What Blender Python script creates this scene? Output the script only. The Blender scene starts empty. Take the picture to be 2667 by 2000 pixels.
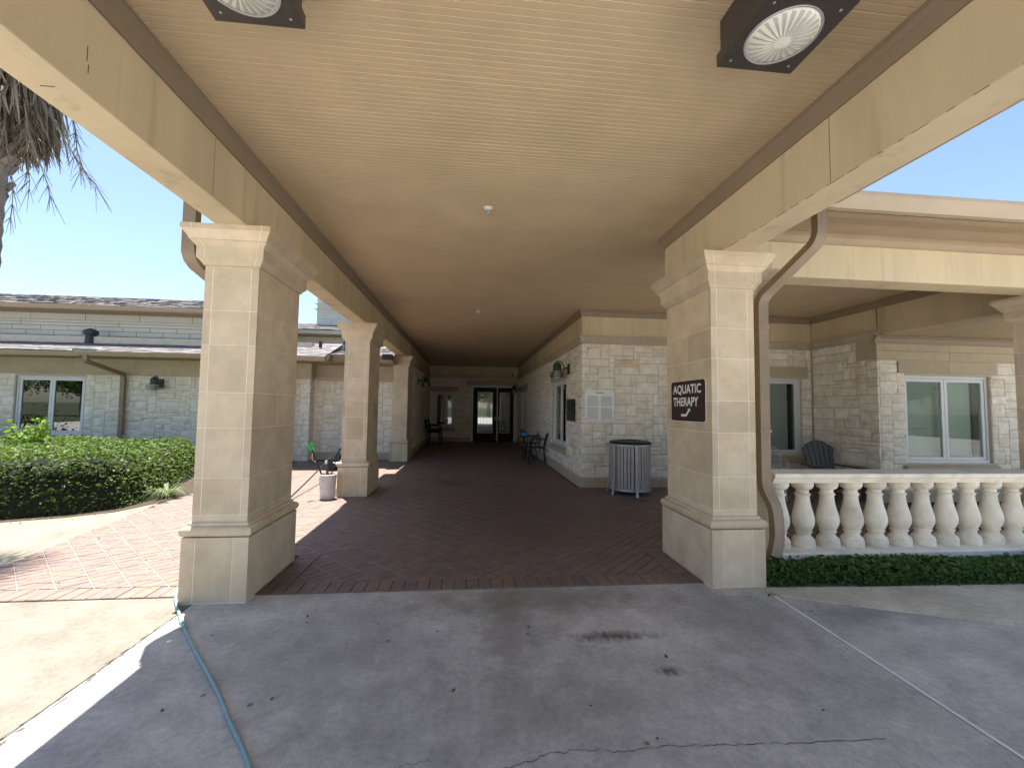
import bpy, math, random
import numpy as np
from mathutils import Vector, Matrix
R = math.radians
rnd = random.Random(7)

# ------------------------------------------------------------------ camera, sky, sun, exposure
scene = bpy.context.scene
YAW, PITCH, ROLL, FPX = 0.0991, 0.0563, 0.0141, 1112.29
fw = Vector((math.sin(YAW)*math.cos(PITCH), math.cos(YAW)*math.cos(PITCH), math.sin(PITCH)))
rt = Vector((math.cos(YAW), -math.sin(YAW), 0))
up = rt.cross(fw)
rt2 = rt*math.cos(ROLL)+up*math.sin(ROLL)
up2 = up*math.cos(ROLL)-rt*math.sin(ROLL)
camd = bpy.data.cameras.new('camera')
cam = bpy.data.objects.new('camera', camd)
scene.collection.objects.link(cam)
mw = Matrix((rt2, up2, -fw)).transposed().to_4x4()
mw.translation = (0, 0, 1.5)
cam.matrix_world = mw
camd.sensor_width = 36; camd.sensor_fit = 'HORIZONTAL'
camd.lens = 36*FPX/2667
camd.clip_start = 0.05; camd.clip_end = 2000
scene.camera = cam

SDIR = Vector((-0.127, 0.243, 1.0)).normalized()      # towards the sun
world = bpy.data.worlds.new('World'); scene.world = world; world.use_nodes = True
wn = world.node_tree
bg = wn.nodes['Background']
sky = wn.nodes.new('ShaderNodeTexSky'); sky.sky_type = 'NISHITA'; sky.sun_disc = False
sky.sun_elevation = math.asin(SDIR.z); sky.sun_rotation = math.atan2(SDIR.x, SDIR.y)
sky.air_density = 1.0; sky.dust_density = 0.8; sky.ozone_density = 1.5
wn.links.new(sky.outputs[0], bg.inputs[0]); bg.inputs[1].default_value = 0.062
sl = bpy.data.lights.new('sun', 'SUN'); sl.energy = 4.3; sl.angle = R(0.5); sl.color = (1, .95, .87)
so = bpy.data.objects.new('sun', sl); scene.collection.objects.link(so)
so.rotation_euler = SDIR.to_track_quat('Z', 'Y').to_euler(); so.location = (-4, 8, 30)
scene.view_settings.view_transform = 'Standard'; scene.view_settings.look = 'None'
scene.view_settings.gamma = 1; scene.view_settings.exposure = 2.05
scene.render.engine = 'CYCLES'
scene.cycles.max_bounces = 10; scene.cycles.diffuse_bounces = 6; scene.cycles.use_denoising = True

# ------------------------------------------------------------------ helpers
col = scene.collection
WO = {}                                   # world offset of each object (unrotated chains)
def lk(o, parent):
    col.objects.link(o)
    if parent is not None: o.parent = parent
def thing(name, label, cat, loc=(0, 0, 0), rz=0, group=None, local=False, kind=None):
    o = bpy.data.objects.new(name, None); col.objects.link(o)
    o.location = loc; o.rotation_euler = (0, 0, rz); o.empty_display_size = .1
    WO[o.name] = Vector((0, 0, 0)) if local else Vector(loc)
    tag(o, label, cat, group, kind)
    return o
def tag(o, label=None, cat=None, group=None, kind=None):
    if label: o['label'] = label
    if cat: o['category'] = cat
    if group: o['group'] = group
    if kind: o['kind'] = kind
    return o
def copy_tree(o, parent=None):
    c = o.copy(); col.objects.link(c); c.parent = parent
    for ch in list(o.children): copy_tree(ch, c)
    return c
def mesh(name, V, F, m, smooth=False):
    me = bpy.data.meshes.new(name); me.from_pydata(V, [], F); me.materials.append(m)
    if smooth: me.polygons.foreach_set('use_smooth', [True]*len(F))
    me.update(); return me
def autosmooth(me, ang=40):
    import bmesh
    bm = bmesh.new(); bm.from_mesh(me)
    bmesh.ops.recalc_face_normals(bm, faces=bm.faces)
    for f in bm.faces: f.smooth = True
    for e in bm.edges:
        if len(e.link_faces) == 2: e.smooth = e.calc_face_angle(0) < R(ang)
        else: e.smooth = False
    bm.to_mesh(me); bm.free()
class MB:
    def __init__(s): s.v = []; s.f = []
    def add(s, V, F):
        n = len(s.v); s.v += [tuple(p) for p in V]; s.f += [tuple(i+n for i in f) for f in F]; return s
    def box(s, x0, x1, y0, y1, z0, z1):
        return s.add([(x0,y0,z0),(x1,y0,z0),(x1,y1,z0),(x0,y1,z0),(x0,y0,z1),(x1,y0,z1),(x1,y1,z1),(x0,y1,z1)],
            [(0,3,2,1),(4,5,6,7),(0,1,5,4),(1,2,6,5),(2,3,7,6),(3,0,4,7)])
    def fbox(s, P, u0, u1, v0, v1, d0, d1):           # box in a facade frame
        if d0 > d1: d0, d1 = d1, d0
        V = [P(u0,v0,d1),P(u1,v0,d1),P(u1,v0,d0),P(u0,v0,d0),P(u0,v1,d1),P(u1,v1,d1),P(u1,v1,d0),P(u0,v1,d0)]
        return s.add(V, [(0,3,2,1),(4,5,6,7),(0,1,5,4),(1,2,6,5),(2,3,7,6),(3,0,4,7)])
    def tube(s, pts, r, n=8, caps=True):
        pts = [Vector(p) for p in pts]; rr = r if isinstance(r, (list, tuple)) else [r]*len(pts)
        b = len(s.v); prev = None
        for i, p in enumerate(pts):
            t = (pts[min(i+1, len(pts)-1)]-pts[max(i-1, 0)]).normalized()
            if prev is None:
                a = Vector((0,0,1)) if abs(t.z) < .9 else Vector((1,0,0))
                x = t.cross(a).normalized()
            else:
                x = (prev-t*prev.dot(t)).normalized()
            prev = x; y = t.cross(x)
            for k in range(n):
                an = 2*math.pi*k/n
                s.v.append(tuple(p+(x*math.cos(an)+y*math.sin(an))*rr[i]))
        for i in range(len(pts)-1):
            for k in range(n):
                k2 = (k+1) % n
                s.f.append((b+i*n+k, b+i*n+k2, b+(i+1)*n+k2, b+(i+1)*n+k))
        if caps:
            s.f.append(tuple(b+k for k in reversed(range(n)))); s.f.append(tuple(b+(len(pts)-1)*n+k for k in range(n)))
        return s
    def sweep(s, pts, sec, upv=(0,0,1), caps=True):   # sec: list of (a along side, b along up) offsets
        pts = [Vector(p) for p in pts]; b = len(s.v); n = len(sec); U0 = Vector(upv)
        for i, p in enumerate(pts):
            t = (pts[min(i+1, len(pts)-1)]-pts[max(i-1, 0)]).normalized()
            x = t.cross(U0); x = x.normalized() if x.length > 1e-4 else Vector((1,0,0)); y = x.cross(t)
            for (a, c) in sec: s.v.append(tuple(p+x*a+y*c))
        for i in range(len(pts)-1):
            for k in range(n):
                k2 = (k+1) % n; s.f.append((b+i*n+k, b+i*n+k2, b+(i+1)*n+k2, b+(i+1)*n+k))
        if caps: s.f.append(tuple(b+k for k in reversed(range(n)))); s.f.append(tuple(b+(len(pts)-1)*n+k for k in range(n)))
        return s
    def lathe(s, prof, n=20, c=(0,0,0)):
        b = len(s.v)
        for (r, z) in prof:
            for k in range(n):
                a = 2*math.pi*k/n; s.v.append((c[0]+r*math.cos(a), c[1]+r*math.sin(a), c[2]+z))
        for i in range(len(prof)-1):
            for k in range(n):
                k2 = (k+1) % n; s.f.append((b+i*n+k, b+i*n+k2, b+(i+1)*n+k2, b+(i+1)*n+k))
        if prof[0][0] > 1e-4: s.f.append(tuple(b+k for k in reversed(range(n))))
        if prof[-1][0] > 1e-4: s.f.append(tuple(b+(len(prof)-1)*n+k for k in range(n)))
        return s
    def rsweep(s, cx, cy, hw, hd, prof, caps=True):   # profile (offset, z) swept round a rectangle
        b = len(s.v)
        for (o, z) in prof:
            s.v += [(cx-hw-o,cy-hd-o,z),(cx+hw+o,cy-hd-o,z),(cx+hw+o,cy+hd+o,z),(cx-hw-o,cy+hd+o,z)]
        for i in range(len(prof)-1):
            for k in range(4):
                k2 = (k+1) % 4; s.f.append((b+i*4+k, b+i*4+k2, b+i*4+4+k2, b+i*4+4+k))
        if caps: s.f.append((b+3,b+2,b+1,b)); q = b+(len(prof)-1)*4; s.f.append((q,q+1,q+2,q+3))
        return s
    def ring(s, c, r, t, n=24, m=6):
        pts = [(c[0]+r*math.cos(2*math.pi*k/n), c[1]+r*math.sin(2*math.pi*k/n), c[2]) for k in range(n+1)]
        return s.tube(pts, t, m, False)
    def poly(s, P, z0, z1):
        n = len(P); a = 0
        for i in range(n): a += P[i][0]*P[(i+1)%n][1]-P[(i+1)%n][0]*P[i][1]
        if a < 0: P = P[::-1]
        return s.add([(x,y,z0) for x,y in P]+[(x,y,z1) for x,y in P],
            [tuple(reversed(range(n))), tuple(range(n,2*n))]+[(i,(i+1)%n,n+(i+1)%n,n+i) for i in range(n)])
def part(name, mb, m, parent=None, smooth=0, kind=None, label=None, bevel=0):
    V = mb.v; c = Vector((0,0,0))
    if V:
        mn = [min(p[i] for p in V) for i in range(3)]; mx = [max(p[i] for p in V) for i in range(3)]
        c = Vector(((mn[0]+mx[0])/2, (mn[1]+mx[1])/2, mn[2]))
    me = mesh(name, [(p[0]-c.x,p[1]-c.y,p[2]-c.z) for p in V], mb.f, m)
    if smooth: autosmooth(me, smooth)
    o = bpy.data.objects.new(name, me); lk(o, parent)
    o.location = c-(WO[parent.name] if parent is not None else Vector((0,0,0)))
    WO[o.name] = c
    if bevel:
        b = o.modifiers.new('b', 'BEVEL'); b.width = bevel; b.segments = 2; b.limit_method = 'ANGLE'; b.angle_limit = R(40)
    if kind: o['kind'] = kind
    if label: o['label'] = label
    return o
def FR(O, U, N):
    O, U, N = Vector(O), Vector(U), Vector(N)
    return lambda u, v, d=0: tuple(O+U*u+N*d+Vector((0,0,v)))

# ------------------------------------------------------------------ materials
MT = {}
def M(name, c, rough=.75, var=.12, sc=3., rv=0., bump=0., bs=60., c2=None, mix=.5, c2s=1.2, spec=.35, metal=0., streak=False, coat=0.):
    if name in MT: return MT[name]
    m = bpy.data.materials.new(name); m.use_nodes = True; t = m.node_tree; N = t.nodes; L = t.links
    b = N['Principled BSDF']; b.inputs['Roughness'].default_value = rough; b.inputs['Metallic'].default_value = metal
    b.inputs['Specular IOR Level'].default_value = spec; b.inputs['Coat Weight'].default_value = coat
    g = N.new('ShaderNodeNewGeometry'); pos = g.outputs['Position']
    if streak:
        mp = N.new('ShaderNodeMapping'); mp.inputs['Scale'].default_value = (1,1,.18); L.new(pos, mp.inputs[0]); pos2 = mp.outputs[0]
    else: pos2 = pos
    colr = None
    rgb = N.new('ShaderNodeRGB'); rgb.outputs[0].default_value = (*c, 1); colr = rgb.outputs[0]
    if c2:
        n2 = N.new('ShaderNodeTexNoise'); n2.inputs['Scale'].default_value = c2s; n2.inputs['Detail'].default_value = 5; L.new(pos2, n2.inputs['Vector'])
        cr = N.new('ShaderNodeMapRange'); cr.inputs[1].default_value = mix-.12; cr.inputs[2].default_value = mix+.18; L.new(n2.outputs['Fac'], cr.inputs[0])
        mx = N.new('ShaderNodeMix'); mx.data_type = 'RGBA'; L.new(cr.outputs[0], mx.inputs[0]); L.new(colr, mx.inputs[6]); mx.inputs[7].default_value = (*c2, 1); colr = mx.outputs[2]
    nz = N.new('ShaderNodeTexNoise'); nz.inputs['Scale'].default_value = sc; nz.inputs['Detail'].default_value = 8; nz.inputs['Roughness'].default_value = .65; L.new(pos2, nz.inputs['Vector'])
    mr = N.new('ShaderNodeMapRange'); mr.inputs[1].default_value = .3; mr.inputs[2].default_value = .7; mr.inputs[3].default_value = 1-var; mr.inputs[4].default_value = 1+var; L.new(nz.outputs['Fac'], mr.inputs[0])
    val = mr.outputs[0]
    if streak:
        m3 = N.new('ShaderNodeMapping'); m3.inputs['Scale'].default_value = (9,9,.55); L.new(pos, m3.inputs[0]); n4 = N.new('ShaderNodeTexNoise'); n4.inputs['Scale'].default_value = 1; n4.inputs['Detail'].default_value = 4; L.new(m3.outputs[0], n4.inputs['Vector'])
        r4 = N.new('ShaderNodeMapRange'); r4.inputs[1].default_value = .58; r4.inputs[2].default_value = .74; r4.inputs[3].default_value = 1; r4.inputs[4].default_value = .80; L.new(n4.outputs['Fac'], r4.inputs[0]); k4 = N.new('ShaderNodeMath'); k4.operation = 'MULTIPLY'; L.new(val, k4.inputs[0]); L.new(r4.outputs[0], k4.inputs[1]); val = k4.outputs[0]
    if rv:
        oi = N.new('ShaderNodeObjectInfo'); ad = N.new('ShaderNodeMath'); ad.operation = 'ADD'; L.new(oi.outputs['Random'], ad.inputs[0]); L.new(g.outputs['Random Per Island'], ad.inputs[1])
        fr = N.new('ShaderNodeMath'); fr.operation = 'FRACT'; L.new(ad.outputs[0], fr.inputs[0])
        r2 = N.new('ShaderNodeMapRange'); r2.inputs[3].default_value = 1-rv; r2.inputs[4].default_value = 1+rv; L.new(fr.outputs[0], r2.inputs[0])
        mu = N.new('ShaderNodeMath'); mu.operation = 'MULTIPLY'; L.new(val, mu.inputs[0]); L.new(r2.outputs[0], mu.inputs[1]); val = mu.outputs[0]
        m['rand'] = 1
    vm = N.new('ShaderNodeVectorMath'); vm.operation = 'SCALE'; L.new(colr, vm.inputs[0]); L.new(val, vm.inputs['Scale'])
    L.new(vm.outputs[0], b.inputs['Base Color'])
    if bump:
        n3 = N.new('ShaderNodeTexNoise'); n3.inputs['Scale'].default_value = bs; n3.inputs['Detail'].default_value = 6; L.new(pos, n3.inputs['Vector'])
        bp = N.new('ShaderNodeBump'); bp.inputs['Strength'].default_value = min(1, bump); bp.inputs['Distance'].default_value = .01*max(1, bump); L.new(n3.outputs['Fac'], bp.inputs['Height']); L.new(bp.outputs[0], b.inputs['Normal'])
    MT[name] = m; return m
def ramp_mat(name, stops, rough=.8, var=.15, sc=8., bump=.3, bs=80., extra=None, spec=.3):
    """colour picked per piece from a ramp"""
    m = bpy.data.materials.new(name); m.use_nodes = True; t = m.node_tree; N = t.nodes; L = t.links
    b = N['Principled BSDF']; b.inputs['Roughness'].default_value = rough; b.inputs['Specular IOR Level'].default_value = spec
    g = N.new('ShaderNodeNewGeometry'); oi = N.new('ShaderNodeObjectInfo')
    ad = N.new('ShaderNodeMath'); ad.operation = 'ADD'; L.new(oi.outputs['Random'], ad.inputs[0]); L.new(g.outputs['Random Per Island'], ad.inputs[1])
    fr = N.new('ShaderNodeMath'); fr.operation = 'FRACT'; L.new(ad.outputs[0], fr.inputs[0])
    cr = N.new('ShaderNodeValToRGB'); e = cr.color_ramp.elements
    e[0].position = stops[0][0]; e[0].color = (*stops[0][1], 1); e[1].position = stops[-1][0]; e[1].color = (*stops[-1][1], 1)
    for p, c in stops[1:-1]: q = e.new(p); q.color = (*c, 1)
    L.new(fr.outputs[0], cr.inputs[0])
    nz = N.new('ShaderNodeTexNoise'); nz.inputs['Scale'].default_value = sc; nz.inputs['Detail'].default_value = 8; nz.inputs['Roughness'].default_value = .7; L.new(g.outputs['Position'], nz.inputs['Vector'])
    mr = N.new('ShaderNodeMapRange'); mr.inputs[1].default_value = .3; mr.inputs[2].default_value = .7; mr.inputs[3].default_value = 1-var; mr.inputs[4].default_value = 1+var; L.new(nz.outputs['Fac'], mr.inputs[0])
    vm = N.new('ShaderNodeVectorMath'); vm.operation = 'SCALE'; L.new(cr.outputs[0], vm.inputs[0]); L.new(mr.outputs[0], vm.inputs['Scale'])
    out = vm.outputs[0]
    if extra: out = extra(N, L, g.outputs['Position'], out)
    L.new(out, b.inputs['Base Color'])
    n3 = N.new('ShaderNodeTexNoise'); n3.inputs['Scale'].default_value = bs; n3.inputs['Detail'].default_value = 7; n3.inputs['Roughness'].default_value = .6; L.new(g.outputs['Position'], n3.inputs['Vector'])
    bp = N.new('ShaderNodeBump'); bp.inputs['Strength'].default_value = bump; bp.inputs['Distance'].default_value = .012; L.new(n3.outputs['Fac'], bp.inputs['Height']); L.new(bp.outputs[0], b.inputs['Normal'])
    MT[name] = m; return m
def blotch(N, L, pos, col_in, centre, size, colour, amount, soft=.5, nscale=6., stretch=(1,1,1)):
    """a stain with its own shape: an ellipse with a noisy rim"""
    sb = N.new('ShaderNodeVectorMath'); sb.operation = 'SUBTRACT'; L.new(pos, sb.inputs[0]); sb.inputs[1].default_value = centre
    dv = N.new('ShaderNodeVectorMath'); dv.operation = 'DIVIDE'; L.new(sb.outputs[0], dv.inputs[0]); dv.inputs[1].default_value = (*size, 10)
    ln = N.new('ShaderNodeVectorMath'); ln.operation = 'LENGTH'; L.new(dv.outputs[0], ln.inputs[0])
    mp = N.new('ShaderNodeMapping'); mp.inputs['Scale'].default_value = stretch; L.new(pos, mp.inputs[0])
    nz = N.new('ShaderNodeTexNoise'); nz.inputs['Scale'].default_value = nscale; nz.inputs['Detail'].default_value = 8; nz.inputs['Roughness'].default_value = .7; L.new(mp.outputs[0], nz.inputs['Vector'])
    ad = N.new('ShaderNodeMath'); ad.operation = 'MULTIPLY_ADD'; L.new(nz.outputs['Fac'], ad.inputs[0]); ad.inputs[1].default_value = 2.4; L.new(ln.outputs['Value'], ad.inputs[2])
    mr = N.new('ShaderNodeMapRange'); mr.inputs[1].default_value = 1.2+soft; mr.inputs[2].default_value = 2.2+soft; mr.inputs[3].default_value = amount; mr.inputs[4].default_value = 0; L.new(ad.outputs[0], mr.inputs[0])
    mx = N.new('ShaderNodeMix'); mx.data_type = 'RGBA'; L.new(mr.outputs[0], mx.inputs[0]); L.new(col_in, mx.inputs[6]); mx.inputs[7].default_value = (*colour, 1)
    return mx.outputs[2]
def concrete(name, base, stains=()):
    m = bpy.data.materials.new(name); m.use_nodes = True; t = m.node_tree; N = t.nodes; L = t.links
    b = N['Principled BSDF']; b.inputs['Roughness'].default_value = .85; b.inputs['Specular IOR Level'].default_value = .25
    g = N.new('ShaderNodeNewGeometry'); pos = g.outputs['Position']
    def noise(s, d=8, r=.65):
        n = N.new('ShaderNodeTexNoise'); n.inputs['Scale'].default_value = s; n.inputs['Detail'].default_value = d; n.inputs['Roughness'].default_value = r; L.new(pos, n.inputs['Vector']); return n.outputs['Fac']
    def rng(x, a, c, lo, hi):
        q = N.new('ShaderNodeMapRange'); q.inputs[1].default_value = a; q.inputs[2].default_value = c; q.inputs[3].default_value = lo; q.inputs[4].default_value = hi; L.new(x, q.inputs[0]); return q.outputs[0]
    v = rng(noise(1.1), .3, .7, .72, 1.24)
    for s, lo, hi in ((4.5, .84, 1.15), (28, .84, 1.16), (170, .72, 1.28)):
        k = N.new('ShaderNodeMath'); k.operation = 'MULTIPLY'; L.new(v, k.inputs[0]); L.new(rng(noise(s), .3, .7, lo, hi), k.inputs[1]); v = k.outputs[0]
    vm = N.new('ShaderNodeVectorMath'); vm.operation = 'SCALE'; rgb = N.new('ShaderNodeRGB'); rgb.outputs[0].default_value = (*base, 1); L.new(rgb.outputs[0], vm.inputs[0]); L.new(v, vm.inputs['Scale'])
    out = vm.outputs[0]
    # scattered dark specks
    vo = N.new('ShaderNodeTexVoronoi'); vo.inputs['Scale'].default_value = 3.2; L.new(pos, vo.inputs['Vector'])
    sp = rng(vo.outputs['Distance'], .03, .06, .75, 0); mx = N.new('ShaderNodeMix'); mx.data_type = 'RGBA'; L.new(sp, mx.inputs[0]); L.new(out, mx.inputs[6]); mx.inputs[7].default_value = (.06,.055,.05,1); out = mx.outputs[2]
    for st in stains: out = blotch(N, L, pos, out, *st[:-1], **st[-1]) if isinstance(st[-1], dict) else blotch(N, L, pos, out, *st)
    L.new(out, b.inputs['Base Color'])
    bp = N.new('ShaderNodeBump'); bp.inputs['Strength'].default_value = .35; bp.inputs['Distance'].default_value = .004; L.new(noise(140), bp.inputs['Height']); L.new(bp.outputs[0], b.inputs['Normal'])
    MT[name] = m; return m
def glass(name, tint=(.75,.8,.78), refl=.04, rough=.01):
    m = bpy.data.materials.new(name); m.use_nodes = True; t = m.node_tree; N = t.nodes; L = t.links
    N.remove(N['Principled BSDF']); out = N['Material Output']
    tr = N.new('ShaderNodeBsdfTransparent'); tr.inputs[0].default_value = (*tint, 1)
    gl = N.new('ShaderNodeBsdfGlossy'); gl.inputs['Roughness'].default_value = rough; gl.inputs[0].default_value = (.9,.93,.92,1)
    lw = N.new('ShaderNodeLayerWeight'); lw.inputs[0].default_value = .5; pw = N.new('ShaderNodeMath'); pw.operation = 'POWER'; L.new(lw.outputs['Facing'], pw.inputs[0]); pw.inputs[1].default_value = 5
    ad = N.new('ShaderNodeMath'); ad.operation = 'MULTIPLY_ADD'; ad.use_clamp = True; L.new(pw.outputs[0], ad.inputs[0]); ad.inputs[1].default_value = 1-refl; ad.inputs[2].default_value = refl
    mx = N.new('ShaderNodeMixShader'); L.new(ad.outputs[0], mx.inputs[0]); L.new(tr.outputs[0], mx.inputs[1]); L.new(gl.outputs[0], mx.inputs[2]); L.new(mx.outputs[0], out.inputs[0])
    MT[name] = m; return m
def leaf(name, stops, trans=.35, rough=.55):
    m = bpy.data.materials.new(name); m.use_nodes = True; t = m.node_tree; N = t.nodes; L = t.links
    b = N['Principled BSDF']; b.inputs['Roughness'].default_value = rough; b.inputs['Specular IOR Level'].default_value = .22
    g = N.new('ShaderNodeNewGeometry'); cr = N.new('ShaderNodeValToRGB'); e = cr.color_ramp.elements
    e[0].position = 0; e[0].color = (*stops[0], 1); e[1].position = 1; e[1].color = (*stops[-1], 1)
    for i, c in enumerate(stops[1:-1]): q = e.new((i+1)/(len(stops)-1)); q.color = (*c, 1)
    L.new(g.outputs['Random Per Island'], cr.inputs[0]); L.new(cr.outputs[0], b.inputs['Base Color'])
    tl = N.new('ShaderNodeBsdfTranslucent'); vm = N.new('ShaderNodeVectorMath'); vm.operation = 'MULTIPLY'; L.new(cr.outputs[0], vm.inputs[0]); vm.inputs[1].default_value = (1.3,1.5,.6); L.new(vm.outputs[0], tl.inputs[0])
    mx = N.new('ShaderNodeMixShader'); mx.inputs[0].default_value = trans; L.new(b.outputs[0], mx.inputs[1]); L.new(tl.outputs[0], mx.inputs[2]); L.new(mx.outputs[0], N['Material Output'].inputs[0])
    MT[name] = m; return m

mSTUC = M('stucco', (.62,.51,.335), .85, .07, 2.5, bump=.15, bs=220, c2=(.50,.41,.27), mix=.60, c2s=1.6, streak=True)
mCEIL = M('ceiling_paint', (.56,.43,.27), .55, .08, 2., rv=.012, bump=.05, bs=40, spec=.4, c2=(.52,.395,.245), mix=.63, c2s=1.7)
mCROWN = M('crown_paint', (.27,.21,.14), .5, .06, 2., spec=.4)
mTRIM = M('brown_trim', (.33,.245,.158), .45, .08, 3., spec=.4)
mPIPE = M('downspout_paint', (.245,.178,.112), .42, .10, 4., spec=.45, c2=(.285,.21,.135), mix=.55, c2s=3)
mCOL = M('cast_stone', (.62,.51,.37), .85, .13, 5., rv=.09, bump=.3, bs=160, c2=(.53,.42,.285), mix=.56, c2s=2.6)
mMORT = M('pale_mortar', (.74,.68,.56), .9, .08, 10.)
mBAL = M('balustrade_stone', (.80,.725,.60), .85, .14, 6., rv=.07, bump=.25, bs=140, c2=(.55,.50,.41), mix=.62, c2s=4)
mBAND = M('stone_band', (.475,.405,.295), .85, .10, 5., rv=.05, bump=.2, bs=150)
mGROUT = M('wall_mortar', (.54,.48,.385), .95, .12, 12., bump=.2, bs=120)
mSTONE = ramp_mat('limestone', [(0,(.78,.72,.61)),(.3,(.84,.79,.70)),(.55,(.76,.70,.59)),(.75,(.86,.82,.74)),(.97,(.76,.69,.58)),(.99,(.62,.47,.30)),(1,(.80,.74,.64))], .9, .2, 7., bump=1, bs=22)
mSTONEC = ramp_mat('limestone_court', [(0,(.74,.68,.56)),(.4,(.82,.76,.64)),(.7,(.76,.70,.58)),(1,(.84,.79,.68))], .9, .18, 7., bump=1, bs=22)
def brick_dirt(N, L, pos, c):
    c = blotch(N, L, pos, c, (-1.55,3.9,0), (.28,.55), (.05,.04,.035), .6, .3, 7)
    c = blotch(N, L, pos, c, (-.3,8.6,0), (.55,.5), (.05,.035,.032), .7, .0, 5)
    c = blotch(N, L, pos, c, (1.0,6.0,0), (1.6,2.2), (.085,.06,.055), .5, .3, 2)
    return c
mBRICK = ramp_mat('clay_paver', [(0,(.188,.126,.101)),(.22,(.215,.136,.105)),(.42,(.165,.125,.112)),(.62,(.222,.142,.108)),(.82,(.150,.120,.113)),(1,(.20,.131,.103))], .55, .2, 9., .3, 90., brick_dirt, spec=.5)
mSAND = M('joint_bed', (.055,.045,.038), .95, .3, 9., bump=.3)
mSANDL = M('joint_sand', (.33,.28,.23), .95, .3, 9., c2=(.09,.075,.06), mix=.56, c2s=1.1)
mWHITE = M('white_frame', (.72,.74,.76), .4, .04, 6., spec=.45)
mGUT = M('gutter_paint', (.41,.32,.22), .4, .06, 4., spec=.45)
mSHIN = M('shingle', (.15,.14,.145), .9, .2, 5., rv=.2, bump=.6, bs=90, c2=(.18,.165,.155), mix=.5, c2s=6)
mFLASH = M('dark_flashing', (.035,.04,.05), .6, .3, 6., bump=.3)
mSIDE = M('pale_panel', (.60,.585,.52), .7, .05, 3., rv=.03)
mGREEN = M('verdigris_metal', (.022,.05,.042), .5, .3, 10., c2=(.05,.10,.085), mix=.6, c2s=8, spec=.5)
mBLACK = M('black_plastic', (.015,.015,.017), .45, .2, 8.)
mDWOOD = M('dark_door_wood', (.03,.018,.012), .6, .2, 6., spec=.15)
mBRONZE = M('bronze_housing', (.045,.038,.034), .45, .2, 9., bump=.1, spec=.5)
mIRON = M('wrought_iron', (.02,.02,.022), .45, .2, 8., metal=.3)
mGREY = M('grey_slats', (.40,.365,.36), .5, .1, 8., rv=.06)
mSILV = M('silver_metal', (.45,.46,.48), .4, .15, 20., metal=.4)
mADIR = M('adirondack_plastic', (.085,.086,.092), .5, .08, 8., spec=.4)
mSIGN = M('brown_sign', (.035,.015,.014), .35, .06, 5., spec=.5)
mSWHT = M('sign_white', (.8,.8,.78), .5, .02, 5.)
mPLQ = M('plaque_white', (.82,.82,.80), .35, .04, 6., spec=.5)
mINK = M('plaque_ink', (.16,.165,.19), .6, .1, 9.)
mBPLQ = M('black_plaque', (.022,.02,.02), .3, .3, 30., bump=.5, bs=60)
mSHADE = M('roller_shade', (.47,.48,.45), .8, .05, 5.)
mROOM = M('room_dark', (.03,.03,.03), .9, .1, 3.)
mBUCK = M('bucket_plastic', (.66,.65,.63), .5, .1, 10., c2=(.5,.42,.34), mix=.58, c2s=7)
mBRUSH = M('green_brush', (.02,.42,.10), .5, .1, 20.)
mHOSE = M('teal_hose', (.19,.31,.33), .45, .12, 12., spec=.5)
mSOIL = M('mulch', (.05,.035,.025), .95, .35, 14., bump=1, bs=50)
mGRASS = M('lawn', (.05,.060,.030), .95, .3, 2.5, bump=.5, bs=60)
mBARK = M('palm_bark', (.28,.23,.185), .9, .3, 9., bump=1, bs=28)
mDEAD = leaf('dead_frond', [(.20,.15,.10),(.30,.245,.175),(.12,.095,.07),(.36,.30,.22)], .1, .7)
mPALM = leaf('palm_frond', [(.05,.085,.025),(.075,.11,.03)], .25)
mLEAF = leaf('hedge_leaf', [(.045,.08,.02),(.08,.135,.03),(.11,.17,.042),(.06,.105,.026),(.13,.18,.055),(.11,.10,.04)], .3)
mLEAFR = leaf('low_hedge_leaf', [(.04,.085,.022),(.07,.13,.035),(.10,.17,.05),(.055,.11,.028)], .3)
mLIME = leaf('lime_leaf', [(.12,.20,.03),(.18,.28,.045),(.10,.17,.03)], .4)
mLIRI = leaf('liriope_leaf', [(.10,.14,.06),(.22,.26,.14),(.07,.11,.04)], .3)
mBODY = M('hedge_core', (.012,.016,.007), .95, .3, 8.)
mGLASS = glass('window_glass', (.85,.9,.88), .035); mGLASSD = glass('leaded_glass', (.5,.52,.5), .28, .03); mGLASSC = glass('court_glass', (.35,.38,.36), .14, .012)
mLENS = M('lamp_lens', (.55,.55,.47), .18, .12, 9., spec=.6)
mGLOBE = M('frosted_globe', (.5,.5,.46), .25, .1, 9., spec=.5)
mBLUE = M('blue_cloth', (.05,.22,.62), .7, .1, 8.)
mCLEAR = glass('clear_bottle', (.85,.88,.9), .08, .05)
mPATCH = M('mortar_patch', (.16,.125,.11), .9, .15, 9.)
mSEAL = M('white_sealant', (.74,.74,.76), .6, .08, 9.)
mCRACK = M('crack_dark', (.09,.08,.072), .95, .2, 9.)

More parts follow.
